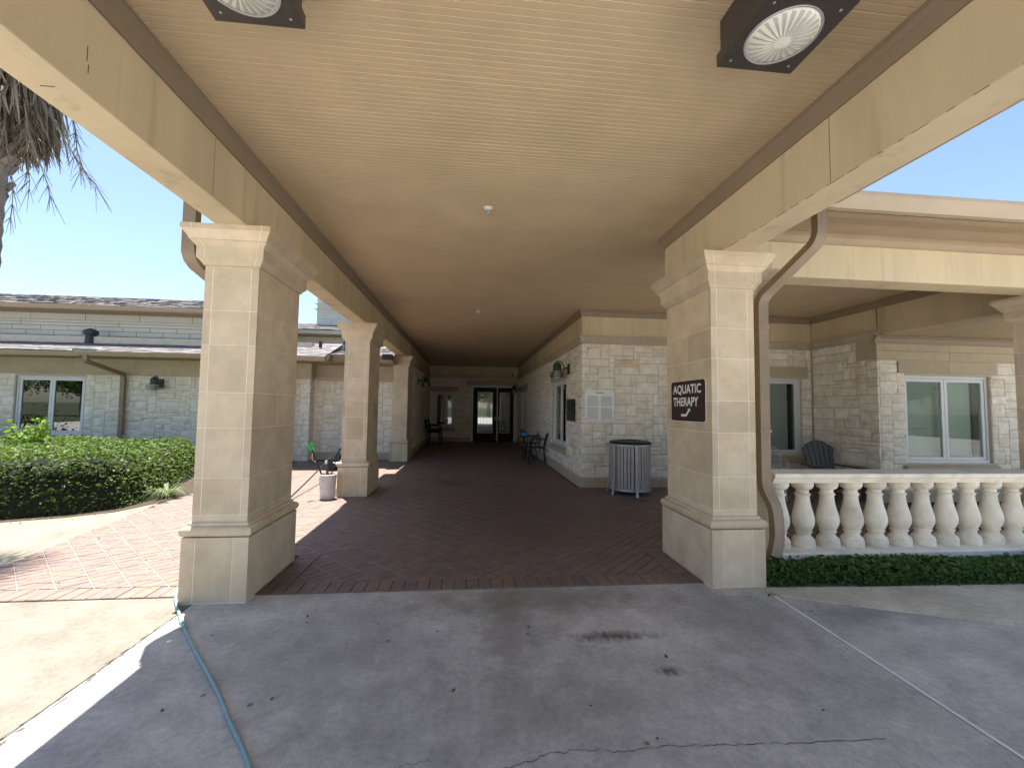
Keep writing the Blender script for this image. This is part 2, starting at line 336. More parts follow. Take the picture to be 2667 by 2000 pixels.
stainC = [((.55,3.42,0),(1.15,.26),(.19,.16,.11),.6,.35,{'nscale':5}), ((.30,3.0,0),(.24,.75),(.19,.175,.15),.6,.3,{'nscale':6}),
          ((.98,2.84,0),(.30,.07),(.06,.048,.032),.85,.2,{'nscale':9,'stretch':(4,1.2,1)}), ((1.18,2.45,0),(.09,.05),(.05,.035,.02),.9,.1,{'nscale':14,'stretch':(3,1,1)}),
          ((1.9,2.9,0),(.5,.6),(.22,.20,.19),.4,.3), ((.4,2.2,0),(1.2,.35),(.20,.19,.18),.4,.3), ((-.9,2.7,0),(.8,.5),(.27,.25,.24),.45,.3)]
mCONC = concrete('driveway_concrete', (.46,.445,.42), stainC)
mCONL = concrete('sunlit_slab_concrete', (.18,.165,.137))  # sunlit slab, colour darkened to offset the direct sun on it
mCONR = concrete('side_bounce_concrete', (.47,.455,.43), [((3.0,3.0,0),(.9,.22),(.17,.165,.16),.6,.2)])  # colour lightened so ground out of view bounces more fill light
mCONS = concrete('sandy_concrete', (.52,.48,.39))
mCONW = concrete('path_concrete', (.19,.17,.138))

# ------------------------------------------------------------------ geometry constants (metres)
ZB, ZC, ZCEIL = 2.883, 3.300, 3.430          # beam soffit, crown underside, ceiling
XL, XR = -1.742, 2.151                       # inner faces of the two beams / passage walls
YW, YD, XJ, YJ = 8.06, 18.905, 6.96, 6.65     # porch wall, door wall, jog wall, jog front wall
YC = 12.0                                    # courtyard wing front
YB = -1.0                                    # rear end of the canopy
BT = .012                                    # paver top

# ------------------------------------------------------------------ ground
g = MB().add([(-900,-900,-.03),(900,-900,-.03),(900,900,-.03),(-900,900,-.03)], [(0,1,2,3)])
tag(part('ground', g, mGRASS), 'green lawn ground spreading out round the buildings', kind='structure')
drv = thing('driveway', 'broom-finished concrete driveway slabs with joints and stains', None, (0,0,0), kind='structure')
def slab(x0, x1, y0, y1, m, z=0., name='driveway_slab', parent=drv):
    return part(name, MB().box(x0,x1,y0,y1,-.12,z), m, parent)
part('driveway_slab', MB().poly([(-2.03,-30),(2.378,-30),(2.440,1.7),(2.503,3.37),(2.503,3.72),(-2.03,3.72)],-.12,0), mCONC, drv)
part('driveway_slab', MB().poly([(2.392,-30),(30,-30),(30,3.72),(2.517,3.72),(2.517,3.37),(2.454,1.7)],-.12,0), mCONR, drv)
slab(-30, -2.040, .9, 3.72, mCONL); slab(-30, -2.040, -30, .885, mCONR)  # split out of view; unseen rear slab is paler to bounce light
part('joint_filler', MB().box(-2.040,-2.03,-30,3.72,-.12,-.006).box(-30,-2.048,.885,.9,-.12,-.01), mCRACK, drv)
part('joint_sealant', MB().add([(2.376,-30,.003),(2.394,-30,.003),(2.457,1.7,.003),(2.521,3.37,.003),(2.500,3.37,.003),(2.437,1.7,.003)], [(0,1,2,5),(5,2,3,4)]), mSEAL, drv)
# chipped pieces along the worn joint
cm = MB(); r2 = random.Random(3)
for i in range(34):
    y = 1.6+1.75*i/34+r2.uniform(-.02,.02); x = -2.038+r2.uniform(-.008,.03); w = r2.uniform(.004,.014); l = r2.uniform(.012,.05)
    cm.add([(x-w,y-l,.002),(x+w*r2.random(),y-l*.6,.002),(x+w,y+l*.5,.002),(x-w*.3,y+l,.002)], [(0,1,2,3)])
part('joint_chips', cm, M('chip_grey',(.10,.09,.075),.95), drv, kind='stuff')
def crack(pts, w):
    mb = MB(); P = []
    rr = random.Random(5)
    for (a, b) in zip(pts[:-1], pts[1:]):
        for k in range(5):
            t = k/5; P.append((a[0]+(b[0]-a[0])*t+rr.uniform(-.006,.006), a[1]+(b[1]-a[1])*t+rr.uniform(-.008,.008)))
    P.append(pts[-1]); V = []; F = []
    for i, p in enumerate(P):
        h = w*rr.uniform(.4,1.3); V += [(p[0],p[1]-h,.0025),(p[0],p[1]+h,.0025)]
    for i in range(len(P)-1): F.append((2*i,2*i+2,2*i+3,2*i+1))
    return mb.add(V, F)
part('crack', crack([(.12,1.84),(.19,1.864),(.286,1.887),(.374,1.921),(.435,1.916),(.485,1.933),(.6,1.924),(.709,1.898),(.801,1.91),(.95,1.918),(1.108,1.908),(1.20,1.902),(1.29,1.893),(1.37,1.899),(1.46,1.886),(1.55,1.880),(1.66,1.884),(1.8,1.872),(1.95,1.878)], .0019), mCRACK, drv)
part('crack', crack([(-.36,1.87),(-.274,1.902),(-.219,1.915),(-.148,1.923),(-.125,1.908)], .0017), mCRACK, drv)
part('crack', crack([(.40,2.38),(.43,2.47),(.45,2.52)], .0013), mCRACK, drv)
sw = MB().poly([(2.53,3.36),(3.18,3.056),(3.962,2.752),(9,.65),(9,3.62),(2.53,3.62)], -.1, .006)
tag(part('sidewalk', sw, mCONS), 'sandy concrete strip between the low hedge and the driveway', kind='structure')
part_apron = part('driveway_slab', MB().poly([(2.03,3.37),(2.5,3.375),(2.55,3.44),(2.55,3.56),(2.03,3.52)], -.05, .008), mCONS, drv)
pth = MB().poly([(-14,3.72),(-4.122,3.72),(-4.162,4.36),(-4.222,4.77),(-4.452,6.3),(-4.60,7.0),(-4.68,6.8),(-4.78,6.45),(-5.2,6.15),(-5.9,5.88),(-14,5.3)], -.1, .004)
tag(part('path', pth, mCONW), 'weathered pale concrete path curving along the clipped hedge', kind='structure')
bed = MB().poly([(-14,5.3),(-5.9,5.88),(-5.2,6.15),(-4.78,6.45),(-4.68,6.8),(-4.605,7.0),(-4.605,11.98),(-14,11.98)], -.1, .010)
tag(part('planting_bed', bed, mSOIL), 'dark mulch planting bed under the hedge', kind='structure')

# ------------------------------------------------------------------ brick paving
pav = thing('brick_paving', 'red-brown clay paver floor laid diagonally with a soldier-course edge', None, (0,0,0), kind='structure')
part('sand_bed', MB().poly([(-4.13,3.64),(6.9,3.64),(6.9,18.9),(-4.60,18.9),(-4.60,7.8),(-4.58,7.0),(-4.45,6.3),(-4.22,4.77),(-4.16,4.36)],-.1,.005), mSAND, pav)
def clip(P, x0, x1, y0, y1):
    for ax, s, lim in ((0,1,x0),(0,-1,-x1),(1,1,y0),(1,-1,-y1)):
        Q = []
        for i in range(len(P)):
            a, b = P[i], P[(i+1)%len(P)]; da, db = a[ax]*s-lim, b[ax]*s-lim
            if da >= 0: Q.append(a)
            if (da >= 0) != (db >= 0):
                t = da/(da-db); Q.append((a[0]+(b[0]-a[0])*t, a[1]+(b[1]-a[1])*t))
        P = Q
        if len(P) < 3: return []
    return P
def area(P): return abs(sum(P[i][0]*P[(i+1)%len(P)][1]-P[(i+1)%len(P)][0]*P[i][1] for i in range(len(P))))/2
bricks = []                                    # polygons
C1X, C1Y, C2Y, CRX, CRY = -1.8926, 3.951, 7.788, 2.3134, 3.970
def xedge(y): return float(np.interp(y,[3.6,4.36,4.77,6.3,7.0,7.8],[-4.12,-4.16,-4.22,-4.45,-4.58,-4.60]))
rects = [(xedge(3.835+.13*k+.065),-2.34,3.835+.13*k,3.835+.13*(k+1)) for k in range(31)]+[(-4.6,-2.34,3.835+.13*31,12.0),(-2.34,-1.445,4.52,7.21),(-2.34,-1.445,8.37,18.9),(-1.445,1.868,3.835,18.9),(1.868,2.07,4.56,18.9),(2.07,6.94,4.30,8.05)]
Lb, Wb = .1975, .0985
ca = math.sqrt(.5)
for i in range(-60, 120):
    for j in range(-140, 140):
        cx0 = (i*Lb-j*Wb)*ca; cy0 = (i*Lb+j*Wb)*ca+3.8
        if not(-4.5 < cx0 < 7.1 and 3.6 < cy0 < 19): continue
        a, b = Lb/2-.0046, Wb/2-.0036
        jx, jy = rnd.uniform(-.0012,.0012), rnd.uniform(-.0012,.0012)
        P = [(cx0+jx+(s*a-t*b)*ca, cy0+jy+(s*a+t*b)*ca) for s, t in ((-1,-1),(1,-1),(1,1),(-1,1))]
        for rc in rects:
            Q = clip(P, *rc)
            if Q and area(Q) > .0004: bricks.append(Q)
jsand = MB()
for i in range(-60, 120):                      # pale sand swept into the head joints
    for j0 in range(-140, 140, 4):
        a0 = (i+.5)*Lb; b0, b1 = (j0-.5)*Wb, (j0+3.5)*Wb
        P = [((p-q)*ca, (p+q)*ca+3.8) for p, q in ((a0-.0046,b0),(a0+.0046,b0),(a0+.0046,b1),(a0-.0046,b1))]
        if not(-4.8 < P[0][0] < 7.4 and 3.3 < P[0][1] < 19.3): continue
        for rc in rects:
            Q = clip(P, *rc)
            if Q: jsand.add([(x,y,BT-.003) for x,y in Q], [tuple(range(len(Q)))])
part('joint_sand', jsand, mSANDL, pav, kind='stuff')
def soldier(x0, x1, y0, y1, n, alongx):
    for k in range(n):
        if alongx:
            a = x0+(x1-x0)*k/n; b = x0+(x1-x0)*(k+1)/n; s = 0.
            bricks.append([(a+.003,y0+.002),(b-.003,y0+.002),(b-.003,y1-.003),(a+.003,y1-.003)])
        else:
            a = y0+(y1-y0)*k/n; b = y0+(y1-y0)*(k+1)/n
            bricks.append([(x0+.003,a+.003),(x1-.003,a+.003),(x1-.003,b-.003),(x0+.003,b-.003)])
soldier(-1.645,2.07,3.63,3.832,36,True); soldier(-4.12,-2.14,3.63,3.832,19,True)
soldier(-1.645,-1.447,3.835,4.52,7,False); soldier(1.87,2.07,3.835,4.56,7,False)
soldier(-1.645,-1.447,7.21,8.37,11,False); soldier(-2.34,-1.647,7.21,7.33,6,True); soldier(-2.34,-2.14,3.835,4.52,7,False)
def brick_mb(P, mb=None):
    mb = mb or MB(); n = len(P); cx = sum(p[0] for p in P)/n; cy = sum(p[1] for p in P)/n
    z = BT+rnd.uniform(-.0015,.0015); c = .0035
    T = []
    for p in P:
        dx, dy = cx-p[0], cy-p[1]; l = math.hypot(dx, dy) or 1; T.append((p[0]+dx/l*c*1.3, p[1]+dy/l*c*1.3))
    V = [(x,y,-.02) for x,y in P]+[(x,y,z-c) for x,y in P]+[(x,y,z) for x,y in T]
    s = sum(P[i][0]*P[(i+1)%n][1]-P[(i+1)%n][0]*P[i][1] for i in range(n))
    F = [tuple(range(2*n,3*n))]
    for i in range(n):
        k = (i+1)%n; F += [(i,k,n+k,n+i),(n+i,n+k,2*n+k,2*n+i)]
    if s < 0: F = [tuple(reversed(f)) for f in F]
    return mb.add(V, F)
def inview(x, y):
    d = Vector((x,y,-1.5)); a = d.dot(rt2)/max(d.dot(fw),1e-3); b = d.dot(up2)/max(d.dot(fw),1e-3)
    return abs(a) < 1.22 and abs(b) < .93 and not (x < -2.1 and y > 4.4 and x > -2.5) and not (x > 2.2)
bricks.sort(key=lambda P: (not inview(sum(p[0] for p in P)/len(P), sum(p[1] for p in P)/len(P)), math.hypot(sum(p[0] for p in P)/len(P), sum(p[1] for p in P)/len(P))))
for P in bricks[:298]: part('paver', brick_mb(P), mBRICK, pav)
rest = MB()
for P in bricks[298:]: brick_mb(P, rest)
part('far_pavers', rest, mBRICK, pav, kind='stuff')

# ------------------------------------------------------------------ ceiling boards
cei = thing('ceiling', 'tan beadboard ceiling of narrow painted boards', None, (0,0,ZCEIL), kind='structure')
PW = .0842
def plank_mesh(x0, x1):
    prof = [(0,.004),(.003,0),(.037,0),(.039,.0035),(.041,.0045),(.043,.0035),(.045,0),(.0795,0),(.0825,.004)]
    V = []; F = []; n = len(prof)
    for x in (x0, x1):
        V += [(x,y,z) for y,z in prof]
    for k in range(n-1): F.append((k,n+k,n+k+1,k+1))
    V += [(x0,0,.02),(x0,.0825,.02),(x1,0,.02),(x1,.0825,.02)]; b = 2*n
    F += [(0,b,b+2,n),(n-1,2*n-1,b+3,b+1),(b,b+1,b+3,b+2)]
    return mesh('ceiling_board', V, [tuple(reversed(f)) for f in F], mCEIL)
pm_a = plank_mesh(XL-.02, XR+.02); pm_b = plank_mesh(XL-.02, XJ+.02); pm_c = plank_mesh(XL-.02, 12.0)
y = YB; far = MB(); k = 0
while y < YD:
    me = pm_b if 4.27 < y+PW and y < YW else pm_a
    if y > 1.2:
        o = bpy.data.objects.new('ceiling_board', me); lk(o, cei); o.location = (0,y,rnd.uniform(-.0006,.0006))
    else:
        far.box(XL-.02, XR+.02, y, y+PW-.002, ZCEIL, ZCEIL+.02)
    y += PW
part('rear_boards', far, mCEIL, cei, kind='stuff')
part('ceiling_backing', MB().box(XL-.05,XR+.05,YB,YD,ZCEIL+.021,ZCEIL+.05).box(XR+.06,XJ+.02,4.25,YW,ZCEIL+.021,ZCEIL+.05), mFLASH, cei)

# ------------------------------------------------------------------ walkway canopy (beams, crowns, eaves, gutters)
can = thing('walkway_canopy', 'tan stucco canopy beams with brown crown moulding over the entrance walkway', 'canopy', (0,3.9,ZB))
def box_part(name, m, *b, parent=can, bevel=0): return part(name, MB().box(*b), m, parent, bevel=bevel)
box_part('beam', mSTUC, XL-.232, XL, YB, 12.6, ZB, 3.46, bevel=.006)
box_part('beam', mSTUC, XR, XR+.239, YB, 4.51, ZB, 3.46, bevel=.006)
box_part('beam', mSTUC, XR+.245, 7.35, 4.0, 4.27, ZB, 3.46, bevel=.006)          # porch front beam
box_part('beam', mSTUC, XJ, XJ+.24, 4.275, 6.62, 2.84, 3.46, bevel=.006)
# score lines in the beam faces (panel joints)
for yv in (2.98, 5.6, 6.9, 9.2): box_part('panel_joint', mCROWN, XL-.002, XL+.0015, yv-.002, yv+.002, ZB+.01, ZC)
for yv in (2.31, 4.08): box_part('panel_joint', mCROWN, XR-.0015, XR+.002, yv-.0025, yv+.0025, ZB+.01, ZC)
# soffit hairline cracks along the right beam's lower edge
cr = MB(); r5 = random.Random(11); yy = 1.35
while yy < 3.4:
    l = r5.uniform(.02,.10); w = r5.uniform(.0004,.0022); cr.box(XR-.0008, XR+.003, yy, yy+l, ZB-.0006, ZB+w); yy += l+r5.uniform(.0,.12)
part('edge_crack', cr, M('crack_brown',(.14,.10,.06),.9), can, kind='stuff')
for (yv, z0, z1) in ((2.02,3.03,3.1),(2.03,2.98,3.02)): box_part('hairline_crack', mCRACK, XL-.001, XL+.0012, yv-.0018, yv+.0018, z0, z1)
box_part('hairline_crack', mCRACK, XL-.16, XL-.10, 1.995, 2.0, ZB-.0012, ZB+.002)
def crown_line(a, b, n, name='crown_moulding', z0=ZC, z1=ZCEIL, pr=.055, parent=None, m=None, e0=0, e1=0):
    """crown along a->b, n = direction out of the wall"""
    a, b, n = Vector(a), Vector(b), Vector(n); t = (b-a).normalized(); h = z1-z0
    prof = [(0,0),(.012,0),(.014,h*.16),(.02,h*.3),(pr*.55,h*.62),(pr*.9,h*.8),(pr,h*.82),(pr,h),(0,h)]
    V = []; nn = len(prof)
    for p, e in ((a, -e0), (b, e1)):
        for (o, z) in prof:
            q = p+n*o+t*(e*o); V.append((q.x,q.y,z0+z))
    F = [(k,(k+1)%nn,nn+(k+1)%nn,nn+k) for k in range(nn)]+[tuple(reversed(range(nn))), tuple(range(nn,2*nn))]
    o = part(name, MB().add(V, F), m or mCROWN, parent or can, smooth=25); return o
E1 = .0015
crown_line((XL+E1,YB,0),(XL+E1,YD,0),(1,0,0)); crown_line((XR-E1,4.51,0),(XR-E1,YB,0),(-1,0,0), e0=1)
crown_line((XR+.2,4.51+E1,0),(XR-E1,4.51+E1,0),(0,1,0), e1=1)
crown_line((XR-E1,YD,0),(XR-E1,YW-E1,0),(-1,0,0), e1=1); crown_line((XR-E1,YW-E1,0),(XJ,YW-E1,0),(0,-1,0), e0=1, e1=-1)
crown_line((XJ-E1,YW,0),(XJ-E1,4.27,0),(-1,0,0)); crown_line((XL,YD-E1,0),(XR,YD-E1,0),(0,-1,0), e0=-1, e1=-1)
crown_line((XJ,4.27+E1,0),(XR+.245,4.27+E1,0),(0,1,0))
# eaves
box_part('soffit', mTRIM, XL-.50, XL-.236, YB, 10.6, 3.36, 3.40)
box_part('soffit', mTRIM, XR+.243, XR+1.08, YB, 3.40, 3.36, 3.40)  # right overhang, unseen, widened so its shade covers the visible ground
box_part('soffit', mTRIM, XR+.53, 12.0, 3.49, 3.995, 3.335, 3.37)
crown_line((XR+.53,3.998,0),(12,3.998,0),(0,-1,0), 'frieze_moulding', 3.236, 3.335, .06, m=mTRIM)
vt = MB()
for i in range(150): vt.box(2.72+i*.04, 2.732+i*.04, 3.60, 3.72, 3.3335, 3.3345)
part('soffit_vent', vt, mCROWN, can, kind='stuff')
def gutter(P0, P1, n, z0, z1, w=.12, parent=can, m=None, name='gutter'):
    a, b, n = Vector(P0), Vector(P1), Vector(n); h = z1-z0
    prof = [(0,0),(w*.55,0),(w*.72,h*.35),(w*.96,h*.72),(w,h*.8),(w,h),(w*.9,h),(w*.9,h*.86),(w*.02,h*.86),(0,h)]
    V = []; nn = len(prof)
    for p in (a, b):
        for (o, z) in prof: q = p+n*o; V.append((q.x,q.y,z0+z))
    F = [(k,(k+1)%nn,nn+(k+1)%nn,nn+k) for k in range(nn)]+[tuple(reversed(range(nn))), tuple(range(nn,2*nn))]
    return part(name, MB().add(V, F), m or mGUT, parent, smooth=30)
gutter((XL-.42,YB,0),(XL-.42,10.6,0),(-1,0,0),3.40,3.52); gutter((XR+.98,3.3,0),(XR+.98,YB,0),(1,0,0),3.40,3.52)
gutter((XR+.46,3.50,0),(12,3.50,0),(0,-1,0),3.335,3.475,.13)
# roof deck
rf = MB()
rf.add([(XL-.5,YB-.3,3.5),(XR+1.0,YB-.3,3.5),(XR+1.0,4.6,3.5),(XL-.5,4.6,3.5),(.2,YB+1,4.2),(.2,4.6,4.2)], [(0,1,4),(1,2,5,4),(2,3,5),(3,0,4,5)])
rf.box(XL-.3, XR+.3, 4.6, 19.3, 3.5, 4.0).add([(XR+.45,3.42,3.482),(12,3.42,3.482),(12,12,5.0),(XR+.45,12,5.0),(XR+.45,20,3.482),(12,20,3.482)],[(0,1,2,3),(3,2,5,4)])
part('roof', rf, mSHIN, can)

def downspout(name, pts, parent=can, w=.1, d=.075, label=None, m=None, elbows=()):
    P = [Vector(pts[0])]
    for i in range(1, len(pts)-1):                     # round the bends
        a, b, c = Vector(pts[i-1]), Vector(pts[i]), Vector(pts[i+1])
        r = min(.09, (b-a).length*.45, (c-b).length*.45); p0 = b+(a-b).normalized()*r; p1 = b+(c-b).normalized()*r
        for k in range(7):
            t = k/6; P.append(p0*(1-t)**2+b*2*t*(1-t)+p1*t*t)
    P.append(Vector(pts[-1]))
    sec = []
    for (x0,y0,x1,y1,n) in ((-w/2,-d/2,w/2,-d/2,7),(w/2,-d/2,w/2,d/2,5),(w/2,d/2,-w/2,d/2,7),(-w/2,d/2,-w/2,-d/2,5)):
        for k in range(n):
            t = k/n; s = -.003 if k % 2 else 0
            nx, ny = (y1-y0), -(x1-x0); l = math.hypot(nx,ny)
            sec.append((x0+(x1-x0)*t+nx/l*s, y0+(y1-y0)*t+ny/l*s))
    mb = MB(); b0 = len(mb.v); n = len(sec); side = Vector((1,0,0))
    for i, p in enumerate(P):
        t = (P[min(i+1,len(P)-1)]-P[max(i-1,0)]).normalized()
        x = (side-t*side.dot(t))
        if x.length < .3: x = Vector((0,0,1))-t*t.z
        x.normalize(); yv = t.cross(x)
        pinch = 1-.05*(i % 2) if 0 < i < len(P)-1 else 1
        for (a, c) in sec: mb.v.append(tuple(p+x*a*pinch+yv*c*pinch))
    for i in range(len(P)-1):
        for k in range(n): mb.f.append((i*n+k, i*n+(k+1)%n, (i+1)*n+(k+1)%n, (i+1)*n+k))
    mb.f.append(tuple(range(n))); mb.f.append(tuple((len(P)-1)*n+k for k in reversed(range(n))))
    return part(name, mb, m or mPIPE, parent, smooth=25, label=label)
d1 = thing('downspout', 'tan fluted downspout angling from the porch gutter down beside the sign column', 'downspout', (2.82,3.86,.1))
downspout('pipe', [(3.09,3.45,3.345),(3.09,3.45,3.04),(2.815,3.86,2.60),(2.815,3.86,.78),(2.88,3.80,.60),(2.88,3.78,.33),(2.80,3.73,.17)], d1)
for z in (2.30,1.30): part('strap', MB().box(2.755,2.875,3.815,3.915,z,z+.03), mPIPE, d1)
for z in (2.30+.07,2.0,1.30-.05,.95,.8): part('rivet', MB().lathe([(.005,0),(.005,.003),(0,.004)],8,(2.815,3.818,z)), mCRACK, d1)
d2 = thing('downspout', 'tan fluted downspout dropping behind the capital of the hose column', 'downspout', (-2.15,3.85,0))
downspout('pipe', [(-2.262,3.62,3.42),(-2.262,3.62,2.66),(-2.15,3.88,2.52),(-2.15,3.88,.05)], d2)

# ------------------------------------------------------------------ columns
CAP = [(0,2.589),(.012,2.592),(.014,2.602),(.03,2.625),(.046,2.640),(.047,2.650),(.047,2.728),(.052,2.733),(.056,2.74),(.075,2.765),(.078,2.772),(.086,2.775),(.088,2.79),(.100,2.81),(.118,2.835),(.120,2.842),(.1268,2.845),(.1268,2.8822)]
BASE = [(.012,.489),(.030,.493),(.046,.503),(.055,.520),(.056,.535),(.050,.553),(.038,.565),(.026,.570),(.018,.572),(.018,.590),(.005,.5965),(.001,.600)]
JO = [.600,.645,.929,1.312,1.589,1.963,2.234,2.589]
def column(label, cx, cy, hw, hd, phw, phd, group='stone columns', side=None, faces='fblr'):
    c = thing('stone_column', label, 'column', (cx,cy,0), group=group)
    part('core', MB().box(cx-hw+.0018,cx+hw-.0018,cy-hd+.0018,cy+hd-.0018,.05,2.62), mMORT, c)
    pl = part('plinth', MB().box(cx-phw+.002,cx+phw-.002,cy-phd+.002,cy+phd-.002,0,.487), mMORT, c)
    g = .0042
    def block(face, a0, a1, z0, z1, HW, HD, par):
        th = .03
        if face == 'f': b = (cx+a0,cx+a1,cy-HD,cy-HD+th)
        elif face == 'b': b = (cx+a0,cx+a1,cy+HD-th,cy+HD)
        elif face == 'r': b = (cx+HW-th,cx+HW,cy+a0,cy+a1)
        else: b = (cx-HW,cx-HW+th,cy+a0,cy+a1)
        part('stone_block', MB().box(*b,z0,z1), mCOL, par, bevel=.0015)
    # plinth facing: three pieces to the short faces, corner and panel to the long ones
    e = .115
    for f in 'fb':
        for a0, a1 in ((-phw,-phw+e*.85),(-phw+e*.85,phw-e),(phw-e,phw)):
            block(f, a0+(g if a0 > -phw else 0), a1-(g if a1 < phw else 0), .012, .489, phw, phd, c)
    for f in 'lr': block(f, -phd+.031, phd-.12-g, .012, .489, phw, phd, c); block(f, phd-.12+g, phd-.031, .012, .489, phw, phd, c)
    t = part('base_moulding', MB().rsweep(cx,cy,hw,hd,BASE), mCOL, c, smooth=35)
    for k in range(len(JO)-1):
        z0, z1 = JO[k]+g*.7, JO[k+1]-g*.7
        st = .058
        for f in 'fb':
            for a0, a1 in ((-hw,-hw+st),(-hw+st,hw-st),(hw-st,hw)) if k else ((-hw,hw),):
                block(f, a0+(g if a0 > -hw else 0), a1-(g if a1 < hw else 0), z0, z1, hw, hd, c)
        for f in 'lr':
            if k in (1,3,5):
                m = rnd.uniform(-.02,.02)+ (.02 if f == 'r' else -.02); block(f,-hd+.031,m-g*.8,z0,z1,hw,hd,c); block(f,m+g*.8,hd-.031,z0,z1,hw,hd,c)
            else: block(f,-hd+.031,hd-.031,z0,z1,hw,hd,c)
    cap = part('capital', MB().rsweep(cx,cy,hw,hd,CAP), mCOL, c, smooth=30)
    # pale joints running up the capital
    for sx in (-hw+.05, hw-.04):
        V = []; F = []
        for i, (o, z) in enumerate(CAP): V += [(cx+sx*(1+o/hw)-.0022,cy-hd-o-.0012,z),(cx+sx*(1+o/hw)+.0022,cy-hd-o-.0012,z)]
        for i in range(len(CAP)-1): F.append((2*i,2*i+1,2*i+3,2*i+2))
        part('capital_joint', MB().add(V,F), mMORT, cap)
    for sg in (-1, 1):
        V = []; F = []
        for i, (o, z) in enumerate(CAP): V += [(cx+sg*(hw+o+.0012),cy+.03-.0022,z),(cx+sg*(hw+o+.0012),cy+.03+.0022,z)]
        for i in range(len(CAP)-1): F.append((2*i,2*i+1,2*i+3,2*i+2) if sg > 0 else (2*i+2,2*i+3,2*i+1,2*i))
        part('capital_joint', MB().add(V,F), mMORT, cap)
    return c
S2 = (.2022,.4063,.2413,.4539)
column('tan stone-clad column standing beside the garden hose', C1X, C1Y, *S2)
column('tan stone-clad column next to the white mop bucket', C1X, C2Y, *S2)
column('tan stone pilaster at the end of the passage wall', C1X, 11.933+.4539, *S2)
cR = column('pale stone-clad column carrying the brown aquatic therapy sign', CRX, CRY, .2022, .4233, .2413, .4709)
# side pier behind the downspout
part('side_pier', MB().box(CRX+.2035,2.905,3.925,4.33,.0,2.60), mCOL, cR, bevel=.003)
part('pier_capital', MB().rsweep((2.53+2.905)/2,4.1275,(2.905-2.53)/2,.2025,[(o,z) for o,z in CAP]), mCOL, cR, smooth=30)
column('stone porch column at the far end of the balustrade', 6.93, 4.04, .47, .41, .51, .455)

# ------------------------------------------------------------------ stone walls
def ashlar(u0, u1, v0, v1, holes, seed, du=.055):
    rr = random.Random(seed)
    nv = max(1, round((v1-v0)/.074)); dv = (v1-v0)/nv; nu = max(1, round((u1-u0)/du)); dU = (u1-u0)/nu
    occ = [[False]*nu for _ in range(nv)]
    for (a, b, c, d) in holes:
        for j in range(nv):
            for i in range(nu):
                uc, vc = u0+(i+.5)*dU, v0+(j+.5)*dv
                if a < uc < b and c < vc < d: occ[j][i] = True
    out = []
    for j in range(nv):
        i = 0
        while i < nu:
            if occ[j][i]: i += 1; continue
            run = 0
            while i+run < nu and not occ[j][i+run]: run += 1
            h = rr.choice((1,2,2,2,2,3,3)); w = rr.randint(4, 9) if h > 1 else rr.randint(4,8)
            if rr.random() < .14: w = rr.randint(2,3)
            w = min(w, run)
            if run-w in (1,): w = run
            h = min(h, nv-j)
            while h > 1 and any(occ[j+q][i+p] for q in range(h) for p in range(w)): h -= 1
            for q in range(h):
                for p in range(w): occ[j+q][i+p] = True
            out.append((u0+i*dU, u0+(i+w)*dU, v0+j*dv, v0+(j+h)*dv)); i += w
    # trim against the true hole edges
    res = []
    for (a, b, c, d) in out:
        for (p, q, r_, s) in holes:
            if c < s-.01 and d > r_+.01:
                if a < q < b and (a+b)/2 > q: a = q
                if a < p < b and (a+b)/2 < p: b = p
            if a < q-.01 and b > p+.01:
                if c < s < d and (c+d)/2 > s: c = s
                if c < r_ < d and (c+d)/2 < r_: d = r_
        if b-a > .03 and d-c > .03: res.append((a,b,c,d))
    return res
def stone_mb(P, a, b, c, d, rr, mb=None, rough=.016):
    mb = mb or MB(); j = .0058
    a += j+rr.uniform(0,.002); b -= j+rr.uniform(0,.002); c += j+rr.uniform(0,.002); d -= j+rr.uniform(0,.002)
    nx = 4 if b-a > .28 else 3 if b-a > .13 else 2; ny = 3 if d-c > .12 else 2
    V = []; F = []; base = rr.uniform(-.006,.004)
    for y in range(ny+1):
        for x in range(nx+1):
            u = a+(b-a)*x/nx; v = c+(d-c)*y/ny; edge = x in (0,nx) or y in (0,ny)
            if 0 < x < nx: u += rr.uniform(-.25,.25)*(b-a)/nx
            if 0 < y < ny: v += rr.uniform(-.25,.25)*(d-c)/ny
            dd = base+(rr.uniform(-rough*1.1,-rough*.4) if edge else rr.uniform(-rough*.35,rough*.55))
            V.append(P(u,v,dd))
    n = nx+1
    for y in range(ny):
        for x in range(nx): F.append((y*n+x,y*n+x+1,(y+1)*n+x+1,(y+1)*n+x))
    bd = [x for x in range(n)]+[y*n+nx for y in range(1,ny+1)]+[ny*n+x for x in range(nx-1,-1,-1)]+[y*n for y in range(ny-1,0,-1)]
    bs = [(a,c,0)]*0; m0 = len(V)
    def bk(i):
        y, x = divmod(i, n); return P(a+(b-a)*x/nx, c+(d-c)*y/ny, -.045)
    V += [bk(i) for i in bd]; L = len(bd)
    for k in range(L): F.append((bd[k], m0+k, m0+(k+1)%L, bd[(k+1)%L]))
    return mb.add(V, F)
